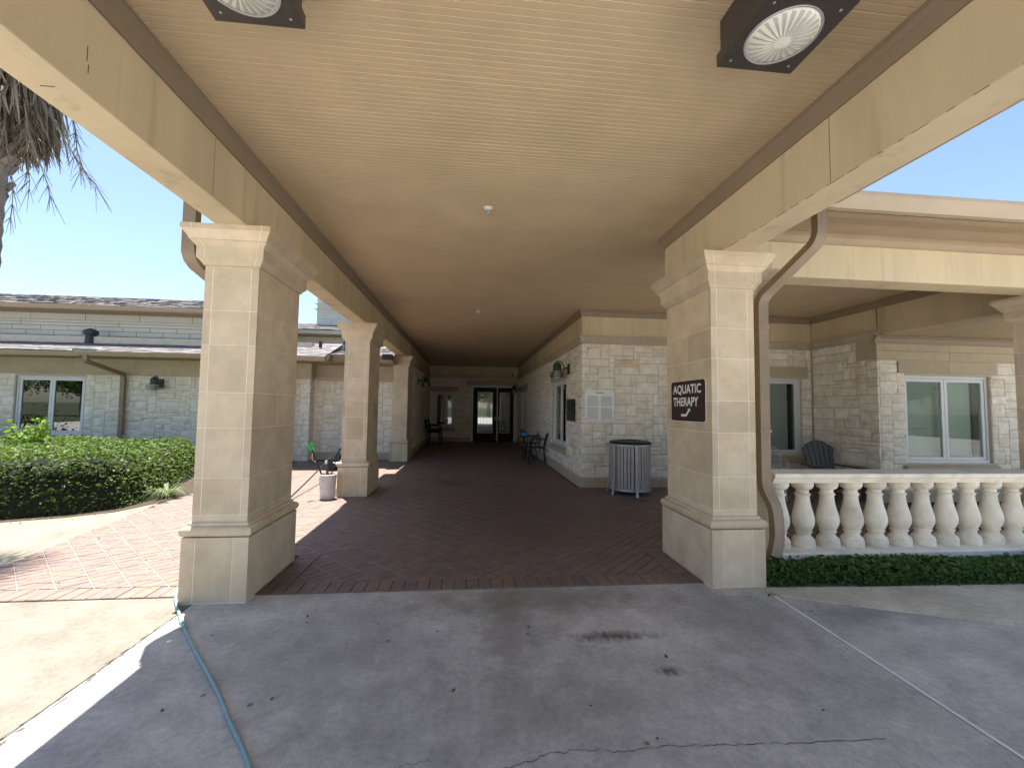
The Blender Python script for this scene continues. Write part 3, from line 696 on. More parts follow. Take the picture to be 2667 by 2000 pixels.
def band(parent, P, u0, u1, v0, v1, proud, m=None, name='stone_band', seg=1.5, prof='cyma', seed=0, gap=.003):
    """a moulded band cut into lengths"""
    m = m or mBAND; rr = random.Random(seed); h = v1-v0; n = max(1, round((u1-u0)/seg)); cuts = [u0+(u1-u0)*k/n for k in range(n+1)]
    pr = {'cyma': [(-.05,0),(proud*.25,0),(proud*.3,h*.25),(proud*.75,h*.55),(proud,h*.62),(proud,h),(-.05,h)],
          'flat': [(-.05,0),(proud,0),(proud,h),(-.05,h)],
          'skirt': [(-.05,0),(proud,0),(proud,h*.14),(proud*.75,h*.15),(proud*.75,h*.86),(proud*.2,h),(-.05,h)]}[prof]
    for k in range(n):
        a, b = cuts[k]+(gap if k else 0), cuts[k+1]-(gap if k < n-1 else 0); V = []; nn = len(pr)
        for u in (a, b): V += [P(u,v0+z,d) for d, z in pr]
        F = [tuple(range(nn)), tuple(reversed(range(nn,2*nn)))]+[(nn+i,nn+(i+1)%nn,(i+1)%nn,i) for i in range(nn)]
        part(name, MB().add(V,F), m, parent)
def window(parent, P, u0, u1, v0, v1, leaves=2, blind=True, depth=.085, gm=None, sill=True, lintel=True, lover=.13, room=True, blind_m=None, label=None):
    fw_ = .045
    fr = MB().fbox(P,u0,u1,v1-fw_,v1,-depth-.05,-depth+.02).fbox(P,u0,u1,v0,v0+fw_,-depth-.05,-depth+.02).fbox(P,u0,u0+fw_,v0+fw_,v1-fw_,-depth-.05,-depth+.02).fbox(P,u1-fw_,u1,v0+fw_,v1-fw_,-depth-.05,-depth+.02)
    w = part('window', fr, mWHITE, parent, label=label)
    iw = (u1-u0-2*fw_)/leaves
    for k in range(leaves):
        a = u0+fw_+iw*k+.004; b = a+iw-.008; s = .055; c, d = v0+fw_+.004, v1-fw_-.004
        q = MB().fbox(P,a,b,d-s,d,-depth-.04,-depth+.005).fbox(P,a,b,c,c+s,-depth-.04,-depth+.005).fbox(P,a,a+s,c+s,d-s,-depth-.04,-depth+.005).fbox(P,b-s,b,c+s,d-s,-depth-.04,-depth+.005)
        part('sash', q, mWHITE, w)
        part('pane', MB().fbox(P,a+s,b-s,c+s,d-s,-depth-.022,-depth-.016), gm or mGLASS, w)
    if blind: part('roller_shade', MB().fbox(P,u0+.07,u1-.07-(.10 if leaves > 1 else .03),v0+.05,v1-.05,-depth-.13,-depth-.126), blind_m or mSHADE, w)
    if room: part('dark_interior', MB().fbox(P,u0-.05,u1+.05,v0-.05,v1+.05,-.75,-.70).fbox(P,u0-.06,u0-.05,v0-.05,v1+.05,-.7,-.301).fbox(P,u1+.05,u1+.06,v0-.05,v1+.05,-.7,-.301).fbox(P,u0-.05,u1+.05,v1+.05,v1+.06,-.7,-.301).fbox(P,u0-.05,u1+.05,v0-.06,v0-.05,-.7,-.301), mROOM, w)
    if sill: part('sill', MB().add([P(u0-.06,v0-.15,.045),P(u1+.06,v0-.15,.045),P(u1+.06,v0-.045,.045),P(u0-.06,v0-.045,.045),P(u0-.06,v0-.15,-.1),P(u1+.06,v0-.15,-.1),P(u1+.06,v0-.004,-.1),P(u0-.06,v0-.004,-.1)],
        [(0,1,2,3),(3,2,6,7),(1,5,6,2),(0,3,7,4),(0,4,5,1),(4,7,6,5)]), mBAND, parent)
    if lintel:
        mid = (u0+u1)/2; a, b = u0-lover, u1+lover
        for (p, q) in ((a, mid-.003), (mid+.003, b)): part('lintel', MB().fbox(P,p,q,v1+.04,v1+.235,-.09,.012), mBAND, parent)
    return w

bld = thing('clinic_building', 'cream limestone building with tan trim around the covered entrance passage', 'building', (2.6,12,0))
# passage right wall: u runs towards the camera so that it reads left to right
PX = FR((XR,YD,0),(0,-1,0),(-1,0,0)); LX = YD-YW
def pxu(y): return YD-y
w1 = (pxu(11.05), pxu(9.45), .63, 2.18); w2 = (pxu(17.75), pxu(16.0), .63, 2.18)
def ho(ws): return [(w[0],w[1],w[2],w[3]) for w in ws]
def sh(ws, lover=.13): 
    o = []
    for w in ws: o += [(w[0],w[1],w[2]-.01,w[3]+.04), (w[0]-lover,w[1]+lover,w[3]+.04,w[3]+.235), (w[0]-.06,w[1]+.06,w[2]-.15,w[2]-.01)]
    return o
def stone_face(parent, P, u0, u1, wins, seed, v0=.19, v1=2.776, top=3.43, m=None, su0=None, su1=None, limit=290, doors=(), extra=(), lover=.13, thick=.3):
    rr = random.Random(seed+99); m = m or mSTONE
    holes = ho(wins)+list(doors)
    core = MB(); us = sorted({u0,u1}|{h[0] for h in holes}|{h[1] for h in holes}); vs = sorted({0.,top}|{h[2] for h in holes}|{h[3] for h in holes})
    us = [u for u in us if u0 <= u <= u1]; vs = [v for v in vs if 0 <= v <= top]
    for i in range(len(us)-1):
        for j in range(len(vs)-1):
            uc, vc = (us[i]+us[i+1])/2, (vs[j]+vs[j+1])/2
            if any(h[0] < uc < h[1] and h[2] < vc < h[3] for h in holes): continue
            core.fbox(P, us[i], us[i+1], vs[j], vs[j+1], -thick, -.020)
    w = part('wall', core, mGROUT, parent)
    st = ashlar(u0 if su0 is None else su0, u1 if su1 is None else su1, v0, v1, sh(wins, lover)+list(doors)+list(extra), seed)
    cp = Vector((0,0,1.5)); st.sort(key=lambda s: (Vector(P((s[0]+s[1])/2,(s[2]+s[3])/2,0))-cp).length)
    for s in st[:limit]: part('stone', stone_mb(P,*s,rr), m, w)
    if len(st) > limit:
        q = MB()
        for s in st[limit:]: stone_mb(P,*s,rr,q)
        part('far_stones', q, m, w, kind='stuff')
    return w
stone_face(bld, PX, -.3, LX-.06, [w1,w2], 21, su0=.05, su1=LX-.052, limit=280)
window(bld, PX, *w1, blind=False, label='white casement window beside the black plaque'); window(bld, PX, *w2, blind=False)
band(bld, PX, .01, LX+.04, 2.776, 2.93, .045, seg=1.3); band(bld, PX, .01, LX+.035, 0, .19, .035, prof='skirt', seg=1.6)
part('stucco_frieze', MB().fbox(PX,.01,LX-.002,2.931,3.43,-.2,-.0015), mSTUC, bld)
# porch wall facing the driveway (behind the sign column)
PY = FR((XR,YW,0),(1,0,0),(0,-1,0)); LY = XJ-XR
w3 = (6.0-XR-.85, 6.74-XR, .63, 2.18)
stone_face(bld, PY, .03, LY+.3, [w3], 33, su0=.001, su1=LY-.002, limit=290, thick=.3)
window(bld, PY, *w3, label='white window behind the dark plastic lounge chair')
band(bld, PY, -.04, LY-.002, 2.776, 2.93, .045, seg=1.25); band(bld, PY, -.032, LY-.002, 0, .19, .035, prof='skirt', seg=1.7)
part('stucco_frieze', MB().fbox(PY,.003,LY-.002,2.931,3.43,-.2,-.0025), mSTUC, bld)
# jog wall facing the passage
PJ = FR((XJ,YW,0),(0,-1,0),(-1,0,0)); LJ = YW-YJ
stone_face(bld, PJ, .002, LJ-.06, [], 45, su0=.004, su1=LJ-.001, v1=2.776, limit=120)
band(bld, PJ, .046, LJ+.04, 2.776, 2.93, .045, seg=.9); band(bld, PJ, .036, LJ+.03, 0, .19, .034, prof='skirt', seg=1.5)
part('corner_block', MB().fbox(PJ,LJ-.38,LJ+.012,2.43,2.775,-.1,.014), mBAND, bld)
part('stucco_frieze', MB().fbox(PJ,.002,LJ-.002,2.931,3.43,-.2,-.0015), mSTUC, bld)
# jog front wall with the double window
PK = FR((XJ,YJ,0),(1,0,0),(0,-1,0))
w4 = (.53, 2.20, .65, 2.165)
stone_face(bld, PK, .03, 4.2, [w4], 57, v1=2.43, su0=.056, top=2.84, limit=200)
window(bld, PK, *w4, label='white double window past the porch corner')
band(bld, PK, -.012, 4.2, 2.43, 2.575, .014, prof='flat', seg=1.25); band(bld, PK, -.03, 4.2, 2.578, 2.70, .03, prof='flat', seg=1.6)
band(bld, PK, -.03, 4.2, 0, .19, .034, prof='skirt', seg=1.5)
crown_line((XJ-.05,YJ-.001,0),(XJ+4.2,YJ-.001,0),(0,-1,0), z0=2.705, z1=2.835, parent=bld)
part('porch_soffit', MB().box(XJ+.245,12,4.28,YJ,2.842,2.86), mCEIL, bld)
# door wall
PD = FR((XL,YD,0),(1,0,0),(0,-1,0)); LD = XR-XL
w5 = (-1.505-XL, -.66-XL, .62, 2.16); dr = (.10-XL, 2.05-XL, 0, 2.47)
stone_face(bld, PD, -.3, LD+.3, [w5], 63, su0=.03, su1=LD-.03, doors=[dr], extra=[(dr[0]-.2,dr[1]+.05,2.47,2.72)], limit=150, lover=.18)
window(bld, PD, *w5, leaves=1, blind=False, gm=mGLASSC, lover=.18, label='single white window beside the notice')
part('lintel', MB().fbox(PD,dr[0]-.2,LD-.05,2.51,2.715,-.09,.012), mBAND, bld)
band(bld, PD, .0, LD, 2.776, 2.93, .04, seg=1.6); band(bld, PD, .0, dr[0]-.0, 0, .19, .03, prof='skirt', seg=1.6)
part('stucco_frieze', MB().fbox(PD,.0,LD,2.931,3.43,-.2,-.001), mSTUC, bld)
df = MB(); a, b = dr[0], dr[1]
df.fbox(PD,a,a+.075,0,2.47,-.14,.01).fbox(PD,b-.075,b,0,2.47,-.14,.01).fbox(PD,a+.075,b-.075,2.395,2.47,-.14,.01).fbox(PD,1.215-XL,1.265-XL,0,2.395,-.12,0)
part('door_frame', df, mWHITE, bld)
def door(u0, u1, gu0, gu1, handle):
    mb = MB().fbox(PD,u0,gu0,.01,2.39,-.11,-.06).fbox(PD,gu1,u1,.01,2.39,-.11,-.06).fbox(PD,gu0,gu1,.01,.38,-.11,-.06).fbox(PD,gu0,gu1,2.19,2.39,-.11,-.06)
    d = part('door', mb, mDWOOD, bld)
    part('glass', MB().fbox(PD,gu0,gu1,.38,2.19,-.088,-.082), mGLASSD, d)
    k = MB(); n = 5; W = gu1-gu0
    for i in range(1, n): k.fbox(PD,gu0+W*i/n-.004,gu0+W*i/n+.004,.75,2.15,-.082,-.076)
    for i in range(9): k.fbox(PD,gu0,gu1,1.7+i*.05,1.706+i*.05,-.082,-.077)
    for z in (.55,.75,1.25): k.fbox(PD,gu0,gu1,z,z+.008,-.082,-.077)
    k.fbox(PD,gu0,gu0+.02,.38,2.19,-.082,-.07).fbox(PD,gu1-.02,gu1,.38,2.19,-.082,-.07).fbox(PD,gu0,gu1,.38,.40,-.082,-.07).fbox(PD,gu0,gu1,2.17,2.19,-.082,-.07)
    part('leading', k, mSILV, d)
    h = MB().fbox(PD,handle-.02,handle+.02,.95,1.12,-.06,-.05); p = PD(handle,1.0,-.02); h.tube([PD(handle,1.03,-.05),PD(handle,1.03,0),PD(handle-.08,1.03,0)],.009,6)
    part('handle', h, mSILV, d)
door(.2-XL-.02, 1.212-XL, .372-XL, 1.047-XL, 1.15-XL); door(1.268-XL, 1.972-XL, 1.34-XL, 1.80-XL, 1.305-XL)
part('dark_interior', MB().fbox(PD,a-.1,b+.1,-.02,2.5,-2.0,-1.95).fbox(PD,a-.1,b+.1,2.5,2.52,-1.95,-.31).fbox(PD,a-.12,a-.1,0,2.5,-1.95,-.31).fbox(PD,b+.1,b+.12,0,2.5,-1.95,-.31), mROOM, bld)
# passage left wall
PL = FR((XL,12.85,0),(0,1,0),(1,0,0)); LL = YD-12.85
stone_face(bld, PL, .0, LL+.0, [], 71, limit=190, su1=LL-.03, su0=.001)
band(bld, PL, .0, LL-.03, 2.776, 2.93, .045, seg=1.4); band(bld, PL, .0, LL-.03, 0, .19, .035, prof='skirt', seg=1.6)
part('stucco_frieze', MB().fbox(PL,-.2,LL,2.931,3.43,-.2,-.001), mSTUC, bld)

# ------------------------------------------------------------------ courtyard wing
wing = thing('courtyard_wing', 'low limestone wing with grey shingle roof across the hedge', 'building', (-9,12.5,0))
XE = -4.27
PC = FR((-16,YC,0),(1,0,0),(0,-1,0)); LC = XE+16
cw1 = (-11.46+16, -9.85+16, .66, 2.15)
stone_face(wing, PC, 0, LC-.03, [cw1], 81, v0=0, v1=2.205, top=3.2, m=mSTONEC, limit=290, lover=0, su0=1.5, su1=LC-.001)
window(wing, PC, *cw1, lintel=False, sill=False, blind=False, gm=mGLASSC, label='white double window behind the lime green shrub')
band(wing, PC, .0, LC+.02, 2.205, 2.30, .03, seg=1.1, prof='cyma'); band(wing, PC, 0, LC+.004, 2.303, 2.62, .004, seg=1.45, prof='flat', name='frieze_block')
PS = FR((XE,YC,0),(0,1,0),(1,0,0))
stone_face(wing, PS, .06, .36, [], 82, v0=0, v1=2.205, top=2.62, m=mSTONEC, su0=.056, su1=.34)
band(wing, PS, 0.0, .34, 2.205, 2.30, .03, seg=2); band(wing, PS, .06, .36, 2.303, 2.62, .003, prof='flat', name='frieze_block')
PR = FR((XE,12.36,0),(1,0,0),(0,-1,0)); LR = -1.99-XE
stone_face(wing, PR, 0, LR, [], 83, v0=.2, v1=2.19, top=3.2, m=mSTONEC, su0=.002)
band(wing, PR, .03, LR, 2.19, 2.30, .03, seg=.8); band(wing, PR, .005, LR, 2.303, 2.62, .004, seg=1.3, prof='flat', name='frieze_block'); band(wing, PR, 0.002, LR, 0, .2, .012, prof='flat', seg=2)
part('soffit', MB().box(-16,-3.56,11.05,12.3,2.625,2.65).box(-3.555,-1.99,11.35,12.6,2.625,2.65), mTRIM, wing)
gutter((-16,11.08,0),(-9.2,11.08,0),(0,-1,0),2.585,2.685,.12,wing); gutter((-9.25,11.06,0),(-3.58,11.06,0),(0,-1,0),2.60,2.70,.13,wing)
gutter((-3.58,11.36,0),(-1.99,11.36,0),(0,-1,0),2.62,2.79,.12,wing, mPIPE); gutter((-3.57,11.0,0),(-3.57,11.36,0),(1,0,0),2.61,2.78,.09,wing,mPIPE)
part('gutter_end', MB().box(-9.32,-8.85,10.97,11.10,2.70,2.755), M('green_patina',(.16,.24,.17),.7,.2,9.), wing)
def shingle_roof(name, parent, x0, x1, y0, z0, y1, z1, hip=0, seed=0):
    mb = MB(); rr = random.Random(seed); L = math.hypot(y1-y0, z1-z0); n = max(2, int(L/.145)); ty, tz = (y1-y0)/L, (z1-z0)/L
    for k in range(n):
        s0, s1 = L*k/n, L*(k+1)/n+.02; xa, xb = x0+hip*s0*.9, x1-hip*s0*.9; x = xa-rr.uniform(0,.3)
        while x < xb:
            w = rr.choice((.17,.22,.3,.14)); a, b = max(x,xa), min(x+w-.004,xb)
            if b > a:
                t = rr.choice((.006,.012,.016))
                A = (y0+ty*s0, z0+tz*s0); B = (y0+ty*s1, z0+tz*s1)
                mb.add([(a,A[0],A[1]),(b,A[0],A[1]),(b,A[0]-tz*t,A[1]+ty*t),(a,A[0]-tz*t,A[1]+ty*t),(a,B[0],B[1]+.001),(b,B[0],B[1]+.001)],[(0,1,2,3),(3,2,5,4)])
            x += w
    mb.add([(x0,y0+.02,z0-.02),(x1,y0+.02,z0-.02),(x1-hip*L*.9,y1,z1-.02),(x0+hip*L*.9,y1,z1-.02)],[(0,1,2,3)])
    return part(name, mb, mSHIN, parent, kind='stuff')
shingle_roof('shingles', wing, -16, -5.6, 10.95, 2.70, 12.52, 3.17, 0, 1)
rfm = MB().add([(-5.61,10.95,2.70),(-3.6,10.95,2.70),(-3.6,11.3,2.80),(-1.99,11.3,2.79),(-1.99,12.6,3.05),(-5.61,12.52,3.38)],[(0,1,2,3,4,5)])
shingle_roof('shingles', wing, -5.6, -3.6, 10.96, 2.705, 12.5, 3.24, 0, 2); shingle_roof('shingles', wing, -3.6, -1.99, 11.30, 2.80, 12.5, 3.08, 0, 3)
part('flashing', MB().box(-16,-5.9,12.46,12.52,3.15,3.275), mFLASH, wing)
# clerestory
part('clerestory_wall', MB().box(-16,-5.9,12.53,13.2,3.1,3.95), M('panel_joint',(.14,.135,.12),.9), wing)
for (z0, z1, L, off) in ((3.277,3.408,.68,.1),(3.420,3.536,.68,.44),(3.548,3.62,2.4,.3),(3.632,3.695,2.4,.3),(3.708,3.872,1.35,.2)):
    x = -14.6+off
    while x < -5.9:
        b = min(x+L-.016, -5.9); part('panel', MB().box(x,b,12.515 if z0 < 3.54 or z0 > 3.70 else 12.50,12.56,z0,z1), mSIDE, wing); x += L
part('soffit', MB().box(-16,-5.6,11.93,13.1,3.875,3.90), mTRIM, wing)
gutter((-16,11.97,0),(-5.6,11.97,0),(0,-1,0),3.885,3.985,.12,wing)
shingle_roof('shingles', wing, -16, -5.6, 11.86, 3.99, 14.5, 4.80, .5, 4)
downspout('downpipe', [(-9.02,10.98,2.61),(-9.02,10.98,2.47),(-8.86,11.90,2.22),(-8.86,11.93,.05)], wing, .10, .08)
downspout('downpipe', [(-13.0,11.9,3.89),(-13.0,11.9,3.76),(-12.55,12.40,3.55),(-12.55,12.42,3.24)], wing, .10, .08)
downspout('downpipe', [(-4.72,11.93,2.4),(-4.72,11.93,.05)], wing, .09, .07)
# roof vents
for (x, y_, z, s) in ((-9.82,12.05,3.04,1.),):
    v = thing('roof_vent', 'squat dark mushroom vent standing on the wing roof', 'vent', (x,y_,z-.02))
    part('pipe', MB().lathe([(.115*s,-.06),(.10*s,.22),(.10*s,.24)],16,(x,y_,z)), mFLASH, v, 30); part('hood', MB().lathe([(.10*s,.20),(.15*s,.205),(.155*s,.31),(.09*s,.345),(.03*s,.37),(0,.372)],8,(x,y_,z)), mFLASH, v)
v = thing('roof_vent', 'slim grey vent pipe on the roof behind the bucket column', 'vent', (-4.02,11.9,2.98))
part('pipe', MB().tube([(-4.02,11.9,2.96),(-4.02,11.9,3.22)],.045,12), mFLASH, v, 30); part('collar', MB().lathe([(.09,0),(.05,.05)],12,(-4.02,11.9,3.0)), mSILV, v, 30)
v = thing('roof_vent', 'dark capped vent half hidden behind the bucket column capital', 'vent', (-3.42,12.2,3.0))
part('pipe', MB().lathe([(.07,-.02),(.06,.22)],14,(-3.42,12.2,3.0)), mFLASH, v, 30); part('hood', MB().lathe([(.06,.2),(.10,.2),(.10,.28),(.03,.32),(0,.32)],10,(-3.42,12.2,3.0)), mFLASH, v)
fl = thing('floodlight', 'white twin floodlight on a black box at the roof edge', 'lamp', (-2.1,11.2,2.80))
part('housing', MB().box(-2.24,-1.99,11.12,11.30,2.70,2.83), mBLACK, fl, bevel=.008)
for (x, y_, z) in ((-2.25,11.2,2.93),(-2.13,11.22,2.95)): part('lamp_head', MB().lathe([(.02,-.06),(.05,-.05),(.075,.0),(.08,.06),(.07,.065),(0,.05)],14,(x,y_,z)), mSWHT, fl, 30)
# far wing
fwg = thing('far_wing', 'distant pale panelled wing with shingle roof and square chimney', 'building', (-6,18,0))
part('wall', MB().box(-9,-2.3,16.6,22,0,4.08), mSIDE, fwg)
for x in (-8.2,-6.9,-5.6,-4.3): part('panel', MB().box(x,x+1.29,16.575,16.6,3.80,4.06), mSIDE, fwg)
for x in (-8.2,-6.2,-4.2): part('panel', MB().box(x,x+1.99,16.56,16.6,3.62,3.79), mSIDE, fwg)
part('soffit', MB().box(-9.4,-2.25,16.05,16.7,4.085,4.11), mTRIM, fwg)
gutter((-9.4,16.1,0),(-2.25,16.1,0),(0,-1,0),4.10,4.22,.12,fwg,mSIDE); part('drip_edge', MB().box(-9.4,-2.25,15.97,16.05,4.222,4.25), mFLASH, fwg)
shingle_roof('shingles', fwg, -9.4, -2.25, 15.98, 4.25, 17.6, 4.75, 0, 6)
ch = part('chimney', MB().box(-5.99,-3.6,17.2,19,4.4,6.2), M('panel_joint2',(.42,.42,.40),.9), fwg)
for r_ in range(5):
    x = -5.99-(.28 if r_ % 2 else 0)
    while x < -3.6: part('panel', MB().box(max(x,-5.995)+.006,min(x+.54,-3.6),17.185,17.21,4.62+r_*.25,4.86+r_*.25), mSIDE, ch); x += .55
for z in (5.20,5.42): part('cornice', MB().rsweep(-4.795,18.1,1.195,.9,[(0.02,z),(.07,z+.03),(.10,z+.05),(.02,z+.07)]), mSIDE, ch)

# ------------------------------------------------------------------ lanterns
def make_lantern(label):
    t = thing('wall_lantern', label, 'lantern', local=True, group='bell wall lanterns')
    part('back_plate', MB().box(0,.022,-.06,.06,-.11,.11), mGREEN, t, bevel=.006)
    part('arm', MB().tube([(.02,0,.02),(.09,0,.02),(.12,0,0),(.14,0,-.02)],.017,8).tube([(.10,0,.01),(.13,0,.10),(.18,0,.165),(.24,0,.17),(.265,0,.14)],.012,8), mGREEN, t, 40)
    part('bell_hood', MB().lathe([(.014,.15),(.03,.145),(.065,.125),(.085,.09),(.092,.04),(.093,-.02),(.10,-.045),(.10,-.05),(.08,-.05)],20,(.26,0,0)), mGREEN, t, 40)
    part('globe', MB().lathe([(.075,-.05),(.082,-.10),(.078,-.16),(.06,-.195),(.03,-.215),(0,-.22)],16,(.26,0,0)), mGLOBE, t, 60)
    c = MB()
    for z in (-.085,-.125,-.165): c.ring((.26,0,z),.155,.0065,24,6); c.ring((.26,0,z),.105,.004,20,5)
    for k in range(4):
        a = R(45+90*k); c.tube([(.26+.155*math.cos(a),.155*math.sin(a),-.17),(.26+.155*math.cos(a),.155*math.sin(a),-.06),(.26+.09*math.cos(a),.09*math.sin(a),-.04)],.005,6)
    part('cage', c, mGREEN, t, 50)
    return t
ln = make_lantern('green bell lantern on the wall above the black plaque'); ln.location = (XR-.014,9.06,2.36); ln.rotation_euler = (0,0,R(180))
def lan(loc, rz, label):
    o = copy_tree(ln); o.location = loc; o.rotation_euler = (0,0,R(rz)); o['label'] = label
lan((XL+.01,14.7,2.37), 0, 'dark bell lantern on the shaded passage wall opposite the plaques')
lan((XR-.014,17.95,2.30), 180, 'dark bell lantern beside the entrance doors')
lan((-8.0,YC-.006,2.02), -90, 'green bell lantern on the wing wall beside a downpipe')

# ------------------------------------------------------------------ signs and plaques
def text_mb(s, size, P, u, v, d, xs=1.0, off=0.0, align='LEFT'):
    cu = bpy.data.curves.new('t', 'FONT'); cu.body = s; cu.size = size; cu.offset = off; cu.align_x = align; cu.resolution_u = 4; cu.space_character = 1.0
    o = bpy.data.objects.new('t', cu); col.objects.link(o); bpy.context.view_layer.update()
    dg = bpy.context.evaluated_depsgraph_get(); me = bpy.data.meshes.new_from_object(o.evaluated_get(dg))
    V = [P(u+p.co.x*xs, v+p.co.y, d) for p in me.vertices]; F = [tuple(f.vertices) for f in me.polygons]
    bpy.data.objects.remove(o); bpy.data.meshes.remove(me); bpy.data.curves.remove(cu)
    return MB().add(V, F)
def rrect(u0, u1, v0, v1, r, n=5):
    o = []
    for cx_, cy_, a0 in ((u1-r,v1-r,0),(u0+r,v1-r,90),(u0+r,v0+r,180),(u1-r,v0+r,270)):
        for k in range(n+1): a = R(a0+90*k/n); o.append((cx_+r*math.cos(a), cy_+r*math.sin(a)))
    return o
def plate(P, o, d0, d1):
    n = len(o); return MB().add([P(u,v,d0) for u,v in o]+[P(u,v,d1) for u,v in o], [tuple(range(n,2*n)), tuple(reversed(range(n)))]+[(i,(i+1)%n,n+(i+1)%n,n+i) for i in range(n)])
PG = FR((CRX-.2022,4.274,0),(0,-1,0),(-1,0,0))
sg = thing('direction_sign', 'dark brown aquatic therapy sign with white letters and arrow', 'sign', (CRX-.21,3.95,1.40))
part('panel', plate(PG, rrect(0,.635,1.398,1.788,.028), .002, .010), mSIGN, sg)
part('border', plate(PG, rrect(-.005,.640,1.393,1.793,.032), .0005, .0055), mSWHT, sg)
part('lettering', text_mb('AQUATIC', .118, PG, .045, 1.668, .0115, 1.02, .0028), mSWHT, sg)
part('lettering', text_mb('THERAPY', .118, PG, .045, 1.545, .0115, .955, .0028), mSWHT, sg)
ar = [(.205,1.442),(.205,1.465),(.295,1.465),(.345,1.508),(.322,1.513),(.375,1.523),(.385,1.485),(.365,1.497),(.310,1.442)]
part('arrow', MB().add([PG(u,v,.0115) for u,v in ar], [tuple(range(len(ar)))[::-1]]), mSWHT, sg)
for u, v in ((.02,1.415),(.615,1.415)): part('screw', MB().add([PG(u+.005*math.cos(k),v+.005*math.sin(k),.012) for k in np.linspace(0,5.5,7)], [tuple(range(7))]), mCRACK, sg)
def ruled(P, u0, u1, v0, v1, rows, rr, d):
    mb = MB(); h = (v1-v0)/rows
    for r_ in range(rows):
        L = (u1-u0)*rr.uniform(.78,1); u = (u0+u1)/2-L/2; e = u+L
        while u < e:
            w = rr.uniform(.008,.035); y0 = v1-h*(r_+.8); mb.add([P(u,y0,d),P(min(u+w,e),y0,d),P(min(u+w,e),y0+h*.38,d),P(u,y0+h*.38,d)], [(0,1,2,3)]); u += w+rr.uniform(.004,.008)
    return mb
r6 = random.Random(4)
pq = thing('notice_plaque', 'white text plaque screwed to the limestone above the slatted bin', 'plaque', (2.5,YW-.02,1.29))
PP = FR((2.21,YW,0),(1,0,0),(0,-1,0))
part('panel', MB().fbox(PP,0,.59,1.29,1.87,.006,.016), mPLQ, pq)
part('heading', text_mb('TideWay', .042, PP, .295, 1.805, .0185, 1, .0012, 'CENTER'), mINK, pq)
for (u0, u1) in ((.035,.28),(.31,.555)):
    for (v0, v1, n) in ((1.56,1.76,9),(1.31,1.535,12)): part('lettering', ruled(PP,u0,u1,v0,v1,n,r6,.0182), mINK, pq)
for u, v in ((.02,1.31),(.57,1.31),(.02,1.85),(.57,1.85)): part('screw', MB().fbox(PP,u-.006,u+.006,v-.006,v+.006,.016,.020), mCRACK, pq)
bp_ = thing('memorial_plaque', 'black metal plaque on the passage wall between window and corner', 'plaque', (XR-.02,8.88,1.25))
PB = FR((XR,9.24,0),(0,-1,0),(-1,0,0))
part('panel', plate(PB, rrect(0,.72,1.245,1.705,.02), .004, .022), mBPLQ, bp_); part('lettering', ruled(PB,.08,.64,1.29,1.66,8,r6,.0235), M('plaque_relief',(.07,.065,.06),.4,.2,20.), bp_)
ds = thing('notice_plaque', 'small white notice mounted beside the entrance doors', 'plaque', (-.28,YD-.02,1.17))
part('panel', MB().fbox(PD,-.511-XL,-.053-XL,1.17,1.485,.006,.016), mPLQ, ds); part('lettering', ruled(PD,-.47-XL,-.09-XL,1.21,1.42,5,r6,.0175), mINK, ds); part('heading', ruled(PD,-.36-XL,-.2-XL,1.43,1.47,1,r6,.0175), mINK, ds)

